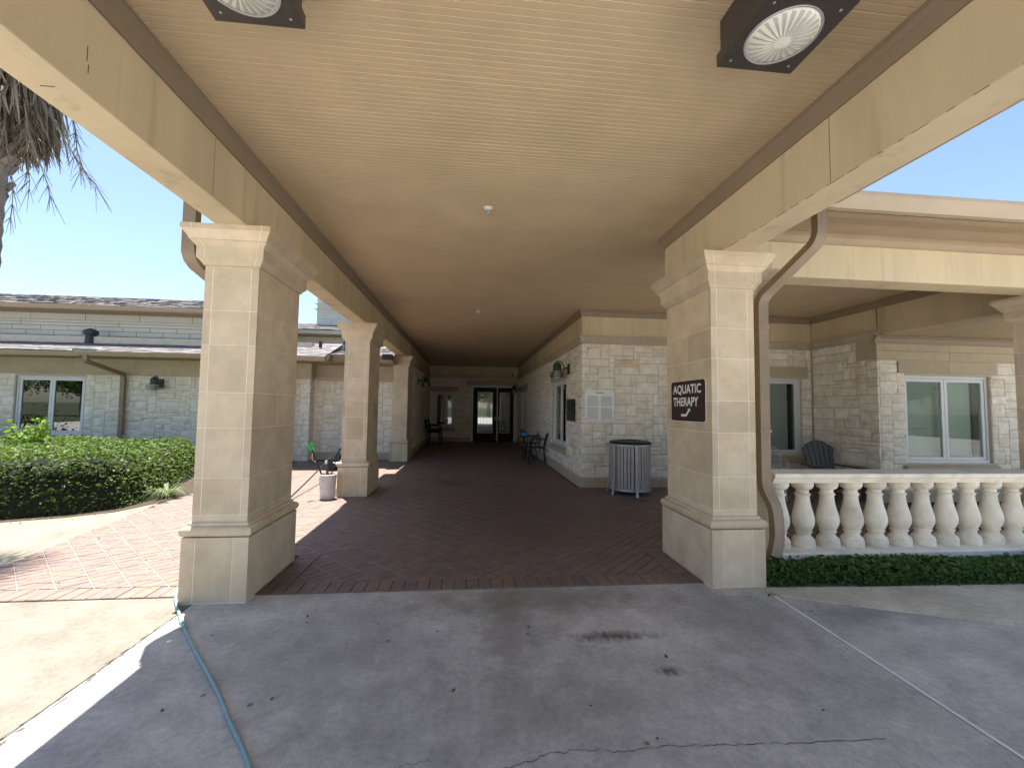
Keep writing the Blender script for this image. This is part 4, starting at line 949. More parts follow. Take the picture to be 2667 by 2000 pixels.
# ------------------------------------------------------------------ ceiling lights and sprinklers
def ceiling_light(x0, x1, y0, y1, label):
    t = thing('ceiling_light', label, 'light fixture', ((x0+x1)/2,(y0+y1)/2,3.204)); cx, cy = (x0+x1)/2, (y0+y1)/2; zb = 3.204; hw = (x1-x0)/2; hd = (y1-y0)/2
    part('housing', MB().box(x0+.012,x1-.012,y0+.012,y1-.012,zb+.07,ZCEIL+.0), mBRONZE, t, bevel=.004)
    part('gasket', MB().box(x0+.018,x1-.018,y0+.018,y1-.018,zb+.062,zb+.071), mBLACK, t)
    V = []; F = []; rl = .152; ang = sorted([2*math.pi*k/40 for k in range(40)]+[math.atan2(sy*hd,sx*hw) % (2*math.pi) for sx in (-1,1) for sy in (-1,1)]); n = len(ang)
    for a in ang:
        c, s = math.cos(a), math.sin(a); q = min(hw/max(abs(c),1e-6), hd/max(abs(s),1e-6))
        V += [(cx+c*rl,cy+s*rl,zb),(cx+c*q,cy+s*q,zb),(cx+c*q,cy+s*q,zb+.06),(cx+c*rl,cy+s*rl,zb+.05)]
    for k in range(n):
        a, b = 4*k, 4*((k+1)%n); F += [(a,b,b+1,a+1),(a+1,b+1,b+2,a+2),(a,a+3,b+3,b)]
    part('door_frame', MB().add(V,F), mBRONZE, t)
    part('lens_ring', MB().ring((cx,cy,zb+.001),rl,.005,40,6), mSILV, t, 60)
    L = MB(); n = 48; prof = [(.150,.004),(.138,-.008),(.11,-.018),(.066,-.026),(.033,-.028),(0,-.028)]
    b = 0
    for i, (r_, z) in enumerate(prof):
        for k in range(n): a = 2*math.pi*k/n; L.v.append((cx+r_*math.cos(a),cy+r_*math.sin(a),zb+z+(.006 if k % 2 and 0 < i < 4 else 0)))
    for i in range(len(prof)-1):
        for k in range(n): L.f.append((i*n+k,(i+1)*n+k,(i+1)*n+(k+1)%n,i*n+(k+1)%n))
    ob = part('lens', L, mLENSG, t, 50); ob.data.materials.append(mLENSD)
    for p in ob.data.polygons:
        c_ = p.center; r_ = math.hypot(c_.x, c_.y)
        if .035 < r_ < .128 and int(math.atan2(c_.y, c_.x)/(2*math.pi)*48+48) % 2: p.material_index = 1  # darker tone on alternate ribs paints their shading into the lens
    rfl = MB(); n = 22
    for k in range(n):
        a0, a1 = 2*math.pi*k/n, 2*math.pi*(k+.6)/n; rfl.add([(cx+.148*math.cos(a0),cy+.148*math.sin(a0),zb+.012),(cx+.148*math.cos(a1),cy+.148*math.sin(a1),zb+.012),(cx+.045*math.cos(a1),cy+.045*math.sin(a1),zb+.055),(cx+.045*math.cos(a0),cy+.045*math.sin(a0),zb+.055)],[(0,3,2,1)])
    part('reflector', rfl, mREFL, t); part('lamp', MB().lathe([(.03,-.015),(.034,.01),(.03,.05)],14,(cx,cy,zb)), mGLOBE, t, 50); part('backing', MB().box(cx-.15,cx+.15,cy-.15,cy+.15,zb+.057,zb+.061), mREFD, t)
    for sx in (-1,1):
        for sy in (-1,1): part('screw', MB().lathe([(.006,-.002),(.006,.0)],8,(cx+sx*(hw-.045),cy+sy*(hd-.045),zb)), mSILV, t)
mLENSG = M('prismatic_lens', (.80,.79,.70), .22, .08, 12., spec=.6); mLENSD = M('prismatic_rib_shade', (.50,.50,.45), .25, .08, 12., spec=.6); mREFL = M('reflector_metal', (.90,.89,.78), .5, .05, 8.); mREFD = M('reflector_back', (.62,.61,.52), .6, .05, 8.)
ceiling_light(1.19,1.582,1.53,1.92,'bronze box ceiling light with round ribbed lens above the sign column side')
ceiling_light(-1.158,-.775,1.545,1.935,'bronze box ceiling light with round lens above the hose side')
for (x, y_, lab) in ((.145,4.043,'fire sprinkler head on the boards between the front columns'),(.148,8.507,'fire sprinkler head on the boards past the bucket column'),(.124,12.67,'fire sprinkler head deep in the shaded passage'),(4.25,5.35,'fire sprinkler head on the porch ceiling behind the balustrade')):
    t = thing('sprinkler_head', lab, 'sprinkler', (x,y_,ZCEIL-.06))
    part('escutcheon', MB().lathe([(0,-.022),(.028,-.022),(.045,-.006),(.048,0)],20,(x,y_,ZCEIL)), mBUCK, t, 40)
    part('head', MB().lathe([(0,-.066),(.02,-.064),(.021,-.060),(.006,-.057),(.006,-.045),(.011,-.04),(.011,-.02)],12,(x,y_,ZCEIL)).tube([(x-.014,y_,ZCEIL-.06),(x-.014,y_,ZCEIL-.03)],.0025,6).tube([(x+.014,y_,ZCEIL-.06),(x+.014,y_,ZCEIL-.03)],.0025,6), mSILV, t, 40)
sc_ = thing('security_camera', 'small white security camera over the entrance doors', 'camera', (1.8,YD-.02,2.95))
part('bracket', MB().fbox(PD,1.86-XL,1.93-XL,2.935,3.0,0,.03).tube([PD(1.895-XL,2.99,.02),PD(1.87-XL,3.08,.08),PD(1.80-XL,3.15,.14)],.012,6), mBLACK, sc_)
part('body', MB().tube([PD(1.85-XL,3.15,.10),PD(1.70-XL,3.15,.22)],.04,10), mSWHT, sc_, 40)

# ------------------------------------------------------------------ balustrade
bal = thing('balustrade', 'cream stone balustrade with turned balusters along the porch', 'balustrade', (4.6,4.0,0))
bx0, bx1, byc = 2.91, 6.42, 3.99
def prism_x(prof, x0, x1):
    n = len(prof); V = [(x,y_,z) for x in (x0,x1) for y_,z in prof]
    return MB().add(V, [tuple(range(n)), tuple(reversed(range(n,2*n)))]+[(n+i,n+(i+1)%n,(i+1)%n,i) for i in range(n)])
rp = [(byc-.155,.868),(byc-.16,.873),(byc-.16,.905),(byc-.15,.912),(byc+.15,.912),(byc+.16,.905),(byc+.16,.873),(byc+.155,.868),(byc+.14,.862),(byc+.135,.838),(byc+.12,.832),(byc+.12,.818),(byc-.12,.818),(byc-.12,.832),(byc-.135,.838),(byc-.14,.862)]
for a, b in ((bx0,4.02),(4.024,5.35),(5.354,bx1)): part('rail', prism_x(rp,a,b), mBAL, bal, smooth=20)
bp2 = [(byc-.20,0),(byc-.20,.165),(byc-.185,.182),(byc+.185,.182),(byc+.2,.165),(byc+.2,0)]
for a, b in ((bx0,3.94),(3.945,4.62),(4.625,5.36),(5.365,bx1)): part('base', prism_x(bp2,a,b), mBAL, bal, smooth=20)
prof = [(.100,.1825),(.100,.245),(.094,.25),(.094,.262),(.082,.275),(.064,.292),(.064,.318),(.072,.322),(.076,.331),(.072,.34),(.066,.343),(.078,.36),(.094,.40),(.099,.435),(.096,.475),(.086,.52),(.073,.57),(.064,.62),(.060,.67),(.060,.683),(.069,.686),(.071,.694),(.068,.70),(.056,.705),(.056,.735),(.064,.741),(.083,.752),(.090,.765),(.090,.772),(.096,.774),(.096,.8175)]
bm0 = None
for k in range(14):
    x = 3.05+k*.2622
    if x > bx1-.1: break
    if bm0 is None:
        mb = MB().lathe([(r_,z) for r_,z in prof], 28); me = mesh('baluster', mb.v, mb.f, mBAL); autosmooth(me, 38); bm0 = me
    o = bpy.data.objects.new('baluster', bm0); lk(o, bal); o.location = Vector((x,byc,0))-Vector((4.6,4.0,0)); o.rotation_euler.z = rnd.uniform(0,6)

# ------------------------------------------------------------------ leaves
def leaf_mesh(name, C, S, m, seed, updir=.5, aspect=.55):
    """C: n x 3 centres, S: n sizes, each leaf a bent diamond of four triangles"""
    rg = np.random.default_rng(seed); n = len(C)
    a = rg.normal(size=(n,3)); a[:,2] = a[:,2]*.5+.1; a /= np.linalg.norm(a,axis=1,keepdims=True)
    nn = rg.normal(size=(n,3))*.75; nn[:,2] += updir*1.6; nn /= np.linalg.norm(nn,axis=1,keepdims=True)
    b = np.cross(nn,a); b /= np.linalg.norm(b,axis=1,keepdims=True)+1e-9; nn = np.cross(a,b)
    s = S[:,None]
    V = np.stack([C-a*s*.5, C+b*s*aspect*.5-nn*s*.06+a*s*.02, C+a*s*.5-nn*s*.12, C-b*s*aspect*.5-nn*s*.06+a*s*.02],1).reshape(-1,3)
    base = np.arange(n)[:,None]*4; F = np.concatenate([base+np.array([[0,1,2]]), base+np.array([[0,2,3]])],1).reshape(-1)
    me = bpy.data.meshes.new(name); me.vertices.add(len(V)); me.vertices.foreach_set('co', V.reshape(-1)); nl = len(F); me.loops.add(nl); me.loops.foreach_set('vertex_index', F); me.polygons.add(nl//3)
    me.polygons.foreach_set('loop_start', np.arange(0,nl,3)); me.polygons.foreach_set('loop_total', np.full(nl//3,3)); me.materials.append(m); me.update(); me.validate(); return me
def leaf_part(name, C, S, m, parent, seed, **k):
    o0 = WO[parent.name]; me = leaf_mesh(name, np.asarray(C)-np.array(o0)[None], np.asarray(S), m, seed, **k)
    o = bpy.data.objects.new(name, me); lk(o, parent); WO[o.name] = o0; o['kind'] = 'stuff'; return o
def polydist(P, X, Y):
    d = np.full(X.shape, 1e9); ins = np.zeros(X.shape, bool); n = len(P)
    for i in range(n):
        (ax, ay), (bx, by) = P[i], P[(i+1)%n]; t = np.clip(((X-ax)*(bx-ax)+(Y-ay)*(by-ay))/((bx-ax)**2+(by-ay)**2),0,1)
        d = np.minimum(d, np.hypot(X-ax-t*(bx-ax), Y-ay-t*(by-ay)))
        ins ^= ((ay > Y) != (by > Y)) & (X < (bx-ax)*(Y-ay)/(by-ay+1e-12)+ax)
    return np.where(ins, d, -d)
def hedge(label, poly, H, edge, n, size, m, seed, name='hedge', bulge=.06):
    xs = [p[0] for p in poly]; ys = [p[1] for p in poly]
    t = thing(name, label, 'hedge', ((min(xs)+max(xs))/2,(min(ys)+max(ys))/2,0)); rg = np.random.default_rng(seed)
    def height(X, Y):
        d = np.clip(polydist(poly,X,Y)/edge,0,1); w = .5+.5*np.sin(X*2.3+seed)*np.cos(Y*1.9+.5*X)
        return H*(1-(1-d)**2.6)*(1+bulge*(w-.5)*2)
    # core
    st = max(.05, edge/5); nx = int((max(xs)-min(xs))/st)+1; ny = int((max(ys)-min(ys))/st)+1
    gx = np.linspace(min(xs),max(xs),nx); gy = np.linspace(min(ys),max(ys),ny); X, Y = np.meshgrid(gx,gy); Z = height(X,Y)*.88-.03; D = polydist(poly,X,Y)
    V = np.stack([X,Y,np.maximum(Z,-.02)],-1).reshape(-1,3); F = []
    for j in range(ny-1):
        for i in range(nx-1):
            if max(D[j,i],D[j,i+1],D[j+1,i],D[j+1,i+1]) > .03: F.append((j*nx+i,j*nx+i+1,(j+1)*nx+i+1,(j+1)*nx+i))
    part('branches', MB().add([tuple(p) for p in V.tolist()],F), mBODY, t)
    C = []; cnt = 0
    while cnt < n:
        q = rg.random((n*3,2)); x = min(xs)+q[:,0]*(max(xs)-min(xs)); y_ = min(ys)+q[:,1]*(max(ys)-min(ys)); d = polydist(poly,x,y_); ok = d > 0
        x, y_, d = x[ok], y_[ok], d[ok]; keep = rg.random(len(x)) < np.where(d < edge*.5, 1., .30)
        x, y_, d = x[keep], y_[keep], d[keep]; h = height(x,y_); near = d < edge*.5
        z = np.where(near & (rg.random(len(x)) < .55), h*rg.random(len(x)), h-rg.random(len(x))**2*.07+rg.normal(size=len(x))*.012)
        C.append(np.stack([x,y_,np.maximum(z,.02)],1)); cnt += len(x)
    C = np.concatenate(C)[:n]; tw = MB()
    for k in range(int(n/140)):                          # stray shoots above the clipped surface
        p = C[rg.integers(len(C))]
        if p[2] < H*.55: continue
        L_ = rg.uniform(.03,.10)*(1 if H > .3 else .5); q = p+np.array([rg.normal()*.03,rg.normal()*.03,L_]); tw.tube([tuple(p-np.array([0,0,.04])),tuple(q)],.0022,4,False); C[rg.integers(len(C))] = q; C[rg.integers(len(C))] = (p+q)/2
    part('twigs', tw, mBARK, t, kind='stuff')
    leaf_part('foliage', C, size*(.6+.8*rg.random(len(C))), m, t, seed+1, updir=.45)
    return t
hedge('clipped green hedge in front of the limestone wing', [(-11.5,5.55),(-5.95,6.0),(-5.2,6.28),(-4.86,6.62),(-4.84,7.1),(-5.05,7.9),(-5.9,10.3),(-11.5,10.6)], .75, .42, 52000, .058, mLEAF, 5)
hedge('low dark green hedge strip at the foot of the balustrade', [(2.56,3.50),(3.5,3.46),(4.8,3.42),(6.6,3.38),(6.6,3.77),(2.56,3.78)], .165, .10, 15000, .042, mLEAFR, 9, bulge=.10)
# shrub with lime leaves
sb = thing('shrub', 'lime green leafy shrub rising out of the clipped hedge', 'shrub', (-8.2,9.0,.5)); rg = np.random.default_rng(3); C = []; st = MB()
for k in range(26):
    a = rg.uniform(0,6.28); r_ = rg.uniform(.05,.5); tip = np.array([-8.2+math.cos(a)*r_, 9.0+math.sin(a)*r_*.7, .72+rg.uniform(.1,.55)*(1.1-r_)])
    b = np.array([-8.2,9.0,.4]); st.tube([tuple(b),tuple((b+tip)/2+np.array([0,0,.05])),tuple(tip)],.006,5)
    for j in range(22): t_ = rg.uniform(.35,1); C.append(b+(tip-b)*t_+rg.normal(size=3)*.045)
part('stems', st, mBARK, sb); leaf_part('foliage', np.array(C), .085*(.6+.8*rg.random(len(C))), mLIME, sb, 8, updir=.5)
sb2 = thing('shrub', 'dark evergreen shrub against the wing wall at the window corner', 'shrub', (-11.9,11.2,0)); C = rg.normal(size=(1800,3))*np.array([.45,.3,.28])+np.array([-11.9,11.2,.55]); C[:,2] = np.abs(C[:,2]); part('stems', MB().tube([(-11.9,11.2,0),(-11.9,11.2,.6)],.03,6).tube([(-11.9,11.2,.2),(-11.6,11.1,.7)],.02,6), mBARK, sb2); leaf_part('foliage', C, .07*(.6+.8*rg.random(len(C))), mLEAFR, sb2, 13)
# liriope tuft
lr = thing('liriope_plant', 'arching variegated grass tuft at the hedge corner beside the paving', 'plant', (-4.78,7.42,.01)); V = []; F = []; rr = random.Random(2)
for k in range(95):
    a = rr.uniform(0,6.28); L = rr.uniform(.2,.42); w = rr.uniform(.006,.011); x0, y0 = -4.78+rr.uniform(-.05,.05), 7.42+rr.uniform(-.05,.05); up_ = rr.uniform(.5,1.1)
    b = len(V); n = 5
    for i in range(n+1):
        t_ = i/n; r_ = L*t_; z = .01+L*(up_*t_-.95*up_*t_*t_*t_)*1.1; ww = w*(1-t_**2*.95)
        cx_, cy_ = x0+math.cos(a)*r_, y0+math.sin(a)*r_; V += [(cx_-math.sin(a)*ww,cy_+math.cos(a)*ww,z),(cx_+math.sin(a)*ww,cy_-math.cos(a)*ww,z)]
    for i in range(n): F.append((b+2*i,b+2*i+1,b+2*i+3,b+2*i+2))
part('blades', MB().add(V,F), mLIRI, lr, kind='stuff')

# ------------------------------------------------------------------ palm
px, py = -5.66, 5.40
pt = thing('palm_tree', 'tall palm with a shaggy skirt of dead fronds beyond the beam', 'tree', (px,py,0)); rr = random.Random(12)
tr = []
for i in range(60):
    z = i*.095; tr.append((px+.02*math.sin(z*1.3), py, z))
def trunk_r(z): return .19+.05*max(0,1-z/.8)+(.012 if int(z/.095)%2 else 0)+(.05*max(0,min(1,(z-4.1)/.5)))
part('trunk', MB().tube(tr,[trunk_r(p[2]) for p in tr],18), mBARK, pt, 60)
bt = MB()
for k in range(120):                                  # old leaf-base stubs under the skirt
    a = rr.uniform(0,6.28); z = rr.uniform(3.9,5.3); r0 = trunk_r(z)-.02; bt.tube([(px+math.cos(a)*r0,py+math.sin(a)*r0,z),(px+math.cos(a)*(r0+.07),py+math.sin(a)*(r0+.07),z+.09)],[.05,.025],6)
part('leaf_bases', bt, mBARK, pt, kind='stuff')
sk = MB()
for k in range(2600):                                 # hanging dead fronds
    a = rr.uniform(0,6.28); z1 = rr.uniform(4.7,5.9); r0 = rr.uniform(.18,.55); L = rr.uniform(.35,1.0); r1 = r0+rr.uniform(.0,.22); z0 = max(z1-L, 4.42+rr.uniform(-.12,.3)+.35*abs(r1-.3)); w = rr.uniform(.006,.018)
    if z0 > z1-.1: continue
    aw = a+rr.uniform(-.12,.12); x1, y1 = px+math.cos(a)*r0, py+math.sin(a)*r0; x0, y0 = px+math.cos(aw)*r1, py+math.sin(aw)*r1; xm, ym, zm = (x0+x1)/2+rr.uniform(-.04,.04), (y0+y1)/2+rr.uniform(-.04,.04), (z0+z1)/2
    t1 = rr.uniform(0,3.14); dx, dy = math.cos(t1)*w, math.sin(t1)*w
    sk.add([(x1-dx,y1-dy,z1),(x1+dx,y1+dy,z1),(xm+dx,ym+dy,zm),(xm-dx,ym-dy,zm),(x0+dx*.2,y0+dy*.2,z0),(x0-dx*.2,y0-dy*.2,z0)],[(0,1,2,3),(3,2,4,5)])
part('dead_frond_skirt', sk, mDEAD, pt, kind='stuff')
fs = MB()
for (a, r0, zt, L, lean) in ((-.55,.55,4.75,1.35,.22),(-.35,.62,4.85,1.1,.30),(-.75,.50,4.7,.95,.10),(-.15,.75,4.9,.9,.32),(-1.0,.45,4.7,.6,.12),(-.28,.58,4.7,.8,.25),(.1,.8,5.0,.8,.3)):   # dry flower stalks hanging below the skirt
    p = Vector((px+math.cos(a)*r0,py+math.sin(a)*r0,zt)); dirn = Vector((math.cos(a)*lean,math.sin(a)*lean,-1)).normalized(); P = [p]; q = p.copy()
    for i in range(8): dirn = (dirn+Vector((rr.uniform(-.12,.12),rr.uniform(-.12,.12),rr.uniform(-.05,.02)))).normalized(); q = q+dirn*L/8; P.append(q.copy())
    fs.tube(P,[.009-.0008*i for i in range(9)],5)
    for i in range(1,9):
        for _ in range(4):
            d2 = (dirn+Vector((rr.uniform(-.8,.8),rr.uniform(-.8,.8),rr.uniform(-.5,.15)))).normalized(); l = rr.uniform(.08,.30); m_ = P[i]+d2*l*.5+Vector((0,0,-.02)); e_ = P[i]+d2*l+Vector((0,0,-.06))
            fs.tube([P[i],m_,e_],[.0042,.003,.002],4,False)
part('flower_stalks', fs, mDEAD, pt, kind='stuff')
for k in range(16):                                   # live fan fronds
    a = 6.28*k/16+rr.uniform(-.15,.15); el = rr.uniform(.1,.8); L = rr.uniform(.5,.7); mb = MB(); o = Vector((px,py,5.75)); d = Vector((math.cos(a)*math.cos(el),math.sin(a)*math.cos(el),math.sin(el))); tip = o+d*L
    mb.tube([o,tip],[.018,.01],5); s_ = d.cross(Vector((0,0,1))).normalized(); u_ = s_.cross(d)
    for j in range(17):
        b_ = R(-80+10*j); e_ = d*math.cos(b_)+s_*math.sin(b_); ln_ = .72*(1-.25*abs(b_)/1.4); m_ = tip+e_*ln_*.6; q = tip+e_*ln_+Vector((0,0,-.12)); w_ = u_.cross(e_).normalized()*.016
        mb.add([tip,m_+w_,q,m_-w_],[(0,1,2,3)])
    part('frond', mb, mPALM, pt)

# ------------------------------------------------------------------ hose, bucket, tools
hs_ = thing('garden_hose', 'pale teal garden hose trailing from the column base over the driveway', 'hose', (-1.4,2.6,0))
hp = [(-2.30,3.80,.03),(-2.235,3.64,.016),(-2.12,3.47,.013),(-2.006,3.318,.013),(-1.93,3.215,.013),(-1.853,3.124,.013),(-1.62,2.845,.013),(-1.389,2.581,.013),(-1.22,2.38,.013),(-1.081,2.201,.013),(-.97,2.07,.013),(-.877,1.949,.013),(-.70,1.70,.013),(-.35,1.3,.013),(.2,.9,.013)]
P = []
for i in range(len(hp)-1):
    p0, p1, p2, p3 = (Vector(hp[max(i-1,0)]),Vector(hp[i]),Vector(hp[i+1]),Vector(hp[min(i+2,len(hp)-1)]))
    for k in range(5):
        t_ = k/5; P.append(.5*((2*p1)+(p2-p0)*t_+(2*p0-5*p1+4*p2-p3)*t_*t_+(3*p1-p0-3*p2+p3)*t_**3))
part('tube', MB().tube(P,.0105,10), mHOSE, hs_, 50)
i0 = min(range(len(P)), key=lambda i: (P[i]-Vector((-1.885,3.16,.013))).length); part('coupling', MB().tube([P[i0-1]+Vector((0,0,.003)),P[i0]+Vector((0,0,.004)),P[i0+1]+Vector((0,0,.003))],.0155,12), M('pale_coupling',(.25,.40,.38),.4,.1,9.), hs_, 40)
bxx, byy = -2.235, 7.20
bk = thing('mop_bucket', 'dirty white plastic bucket standing against the column plinth', 'bucket', (bxx,byy,BT))
part('pail', MB().lathe([(0,.004),(.108,.002),(.112,.01),(.128,.36),(.133,.362),(.133,.385),(.121,.388),(.106,.02),(0,.02)],28,(bxx,byy,BT)), mBUCK, bk, 40)
part('rim_band', MB().ring((bxx,byy,BT+.33),.130,.005,28,6), mBUCK, bk, 50)
part('handle', MB().tube([(bxx-.13*math.cos(R(q))*1.0,byy-.135*abs(math.sin(R(q)))-.0,BT+.33-.16*math.sin(R(q))) for q in range(0,181,15)],.003,6), mSILV, bk, 50)
def tool(name, label, cat, segs):
    t = thing(name, label, cat, segs[0][1][0])
    for (nm, pts, r_, m) in segs: part(nm, MB().tube(pts, r_, 10), m, t, 40)
    return t
zb = BT+.03
tool('cleaning_brush', 'green-headed cleaning pole leaning out of the bucket', 'brush', [('pole',[(bxx+.02,byy-.03,zb),(bxx-.09,byy-.02,.38),(bxx-.27,byy,.80)],[.013,.013,.013],mBLACK),('brush_head',[(bxx-.268,byy,.775),(bxx-.315,byy,.895)],[.030,.034],mBRUSH)])
tool('squeegee', 'short grey-handled tool upright in the bucket', 'tool', [('handle',[(bxx+.03,byy+.02,zb),(bxx-.02,byy+.03,.40),(bxx-.045,byy+.03,.56)],.019,M('grey_handle',(.10,.10,.11),.5)),('cap',[(bxx-.0455,byy+.03,.56),(bxx-.05,byy+.03,.61)],[.021,.018],mSWHT)])
tool('scraper', 'thin dark rod with red grip standing in the bucket', 'tool', [('rod',[(bxx+.04,byy,zb),(bxx+.05,byy,.40),(bxx+.15,byy+.05,.80)],.009,mBLACK),('grip',[(bxx+.0,byy-.01,.36),(bxx-.012,byy-.01,.44)],.017,M('red_grip',(.30,.02,.02),.5))])
tool('extension_pole', 'long grey pole propped low across the paving by the bucket', 'pole', [('pole',[(-2.75,6.9,.025),(-2.80,8.0,.19),(-2.9,9.55,.42)],.012,mIRON)])
# wheeled pressure washer behind the column
mw_ = thing('pressure_washer', 'dark wheeled washer with tall handle behind the bucket column', 'machine', (-2.95,10.4,BT)); X0, Y0 = -2.93, 10.4
part('deck', MB().box(X0-.26,X0+.24,Y0-.2,Y0+.15,.10,.17), M('pale_deck',(.34,.35,.38),.5), mw_, bevel=.02); part('motor', MB().lathe([(.13,.17),(.15,.2),(.15,.38),(.10,.44),(0,.45)],14,(X0+.08,Y0,0)), mBLACK, mw_, 30)
part('pump', MB().box(X0+.12,X0+.28,Y0-.14,Y0+.1,.42,.66), M('dark_green_shell',(.02,.05,.03),.4), mw_, bevel=.03)
hb = MB()
for dy in (-.16,.16): hb.tube([(X0-.2,Y0+dy,.15),(X0+.0,Y0+dy,.50),(X0+.2,Y0+dy,.78),(X0+.32,Y0+dy,1.12)],.014,8)
hb.tube([(X0+.32,Y0-.16,1.12),(X0+.36,Y0-.1,1.22),(X0+.36,Y0+.1,1.22),(X0+.32,Y0+.16,1.12)],.016,8); part('handle_frame', hb, mIRON, mw_, 50)
for dy in (-.22,.18): part('wheel', MB().tube([(X0-.18,Y0+dy-.02,.112),(X0-.18,Y0+dy+.02,.112)],.10,18), mBLACK, mw_, 40); part('wheel', MB().tube([(X0+.18,Y0+dy-.02,.112),(X0+.18,Y0+dy+.02,.112)],.10,18), mBLACK, mw_, 40)

# ------------------------------------------------------------------ litter bin
bx_, by_ = 2.905, 7.50
bn = thing('litter_bin', 'round grey slatted litter bin with black lid by the limestone corner', 'litter bin', (bx_,by_,BT)); n = 36
for k in range(n):
    a = 2*math.pi*(k+.5)/n; c, s = math.cos(a), math.sin(a); w = .0235
    V = []
    for (r0, z) in ((.338,.125),(.352,.36),(.352,.62),(.348,.855)):
        for (dr_, sw_) in ((0,-w),(0,w),(-.018,w),(-.018,-w)): V.append((bx_+c*(r0+dr_)-s*sw_, by_+s*(r0+dr_)+c*sw_, z))
    F = []
    for i in range(3):
        for q in range(4): F.append((i*4+q,i*4+(q+1)%4,i*4+4+(q+1)%4,i*4+4+q))
    F += [(3,2,1,0),(12,13,14,15)]; part('slat', MB().add(V,F), mGREY, bn)
part('liner', MB().lathe([(0,.10),(.31,.10),(.325,.36),(.325,.86)],32,(bx_,by_,0)), mBLACK, bn, 40)
part('bottom_ring', MB().lathe([(.30,.085),(.352,.085),(.356,.10),(.352,.122),(.30,.122)],40,(bx_,by_,0)), mSILV, bn, 40)
part('top_ring', MB().lathe([(.32,.858),(.362,.858),(.366,.87),(.362,.892),(.32,.892)],40,(bx_,by_,0)), mSILV, bn, 40)
part('lid', MB().lathe([(.34,.894),(.368,.896),(.372,.91),(.362,.93),(.31,.948),(.20,.956),(.19,.940),(.12,.93),(0,.93)],40,(bx_,by_,0)), mBLACK, bn, 40)
for a in (-95,25,145,-160+3):
    c, s = math.cos(R(a)), math.sin(R(a)); mb = MB(); V = []
    for (r0, z) in ((.372,.885),(.378,.6),(.380,.30),(.40,.06),(.42,.0135),(.455,.0135)):
        for (dr_, sw_) in ((0,-.022),(0,.022),(.012,.022),(.012,-.022)): V.append((bx_+c*(r0+dr_)-s*sw_, by_+s*(r0+dr_)+c*sw_, z))
    F = [(0,3,2,1)]
    for i in range(5):
        for q in range(4): F.append((i*4+q,i*4+4+q,i*4+4+(q+1)%4,i*4+(q+1)%4))
    F.append((20,21,22,23)); part('leg', mb.add(V,F), mSILV, bn)
for (x, y_, r_) in ((2.64,7.19,.13),(2.74,6.93,.19)):
    o = [(x+r_*(1+.12*math.sin(3*k+x))*math.cos(k)*1.15, y_+r_*(1+.15*math.cos(2*k))*math.sin(k)) for k in np.linspace(0,2*math.pi,19)[:-1]]
    part('mortar_patch', MB().poly(o,.005,BT+.0045), mPATCH, pav)

# ------------------------------------------------------------------ chairs and tables
def iron_chair(name, label, cat, m, group=None):
    t = thing(name, label, cat, local=True, group=group)      # faces +x, seat at .44
    part('seat', MB().box(-.21,.21,-.22,.22,.425,.445), m, t, bevel=.015)
    b = MB()
    for dy in (-.2,.2): b.tube([(-.2,dy,.43),(-.235,dy,.62),(-.29,dy,.80),(-.31,dy*.7,.85)],.013,8)
    b.tube([(-.31,-.14,.85),(-.32,0,.875),(-.31,.14,.85)],.013,8); b.tube([(-.25,-.2,.66),(-.25,.2,.66)],.009,8); b.tube([(-.29,-.19,.79),(-.29,.19,.79)],.009,8)
    for dy in (-.11,-.04,.04,.11): b.tube([(-.21,dy,.45),(-.25,dy,.66),(-.29,dy,.79)],.006,6)
    part('backrest', b, m, t, 50)
    for dy in (-.25,.25): part('armrest', MB().tube([(-.25,dy*.85,.66),(-.12,dy,.655),(.08,dy,.655),(.17,dy,.64),(.19,dy,.60),(.17,dy*.9,.43)],.012,8), m, t, 50)
    for (dx, dy) in ((.18,-.2),(.18,.2),(-.19,-.2),(-.19,.2)): part('leg', MB().tube([(dx,dy,.43),(dx*1.12,dy*1.03,.2),(dx*1.28,dy*1.05,0)],[.015,.012,.014],8), m, t, 50)
    return t
ic = iron_chair('bistro_chair', 'black iron armchair set on the window side of the small table', 'chair', mIRON); ic.location = (1.86,11.62,BT); ic.rotation_euler.z = R(175)
c2 = copy_tree(ic); c2.location = (1.90,12.95,BT); c2.rotation_euler.z = R(188); c2['label'] = 'black iron armchair set on the door side of the small table'
tb = thing('bistro_table', 'small round black iron table against the passage wall', 'table', (1.72,12.28,BT))
part('top', MB().lathe([(0,.690),(.30,.690),(.305,.70),(.30,.712),(0,.712)],28,(1.72,12.28,0)), mIRON, tb, 40)
for k in range(4): a = R(45+90*k); c, s = math.cos(a), math.sin(a); part('leg', MB().tube([(1.72+c*.22,12.28+s*.22,.69),(1.72+c*.10,12.28+s*.10,.40),(1.72+c*.14,12.28+s*.14,.18),(1.72+c*.25,12.28+s*.25,BT)],.013,8), mIRON, tb, 50)
part('shelf_ring', MB().ring((1.72,12.28,.40),.10,.008,20,6), mIRON, tb, 50)
cl = MB(); rr = random.Random(6)
for j in range(7):
    for i in range(9):
        x, y_ = 1.50+i*.025, 12.06+j*.03; e_ = min(i,8-i,j,6-j); cl.v.append((x+rr.uniform(-.006,.006),y_+rr.uniform(-.006,.006),.7135+(rr.uniform(.03,.11) if e_ > 0 else rr.uniform(.0,.02))))
for j in range(6):
    for i in range(8): cl.f.append((j*9+i,j*9+i+1,(j+1)*9+i+1,(j+1)*9+i))
tag(part('cloth', cl, mBLUE, None, 60), 'crumpled bright blue cloth lying on the bistro table', 'cloth')
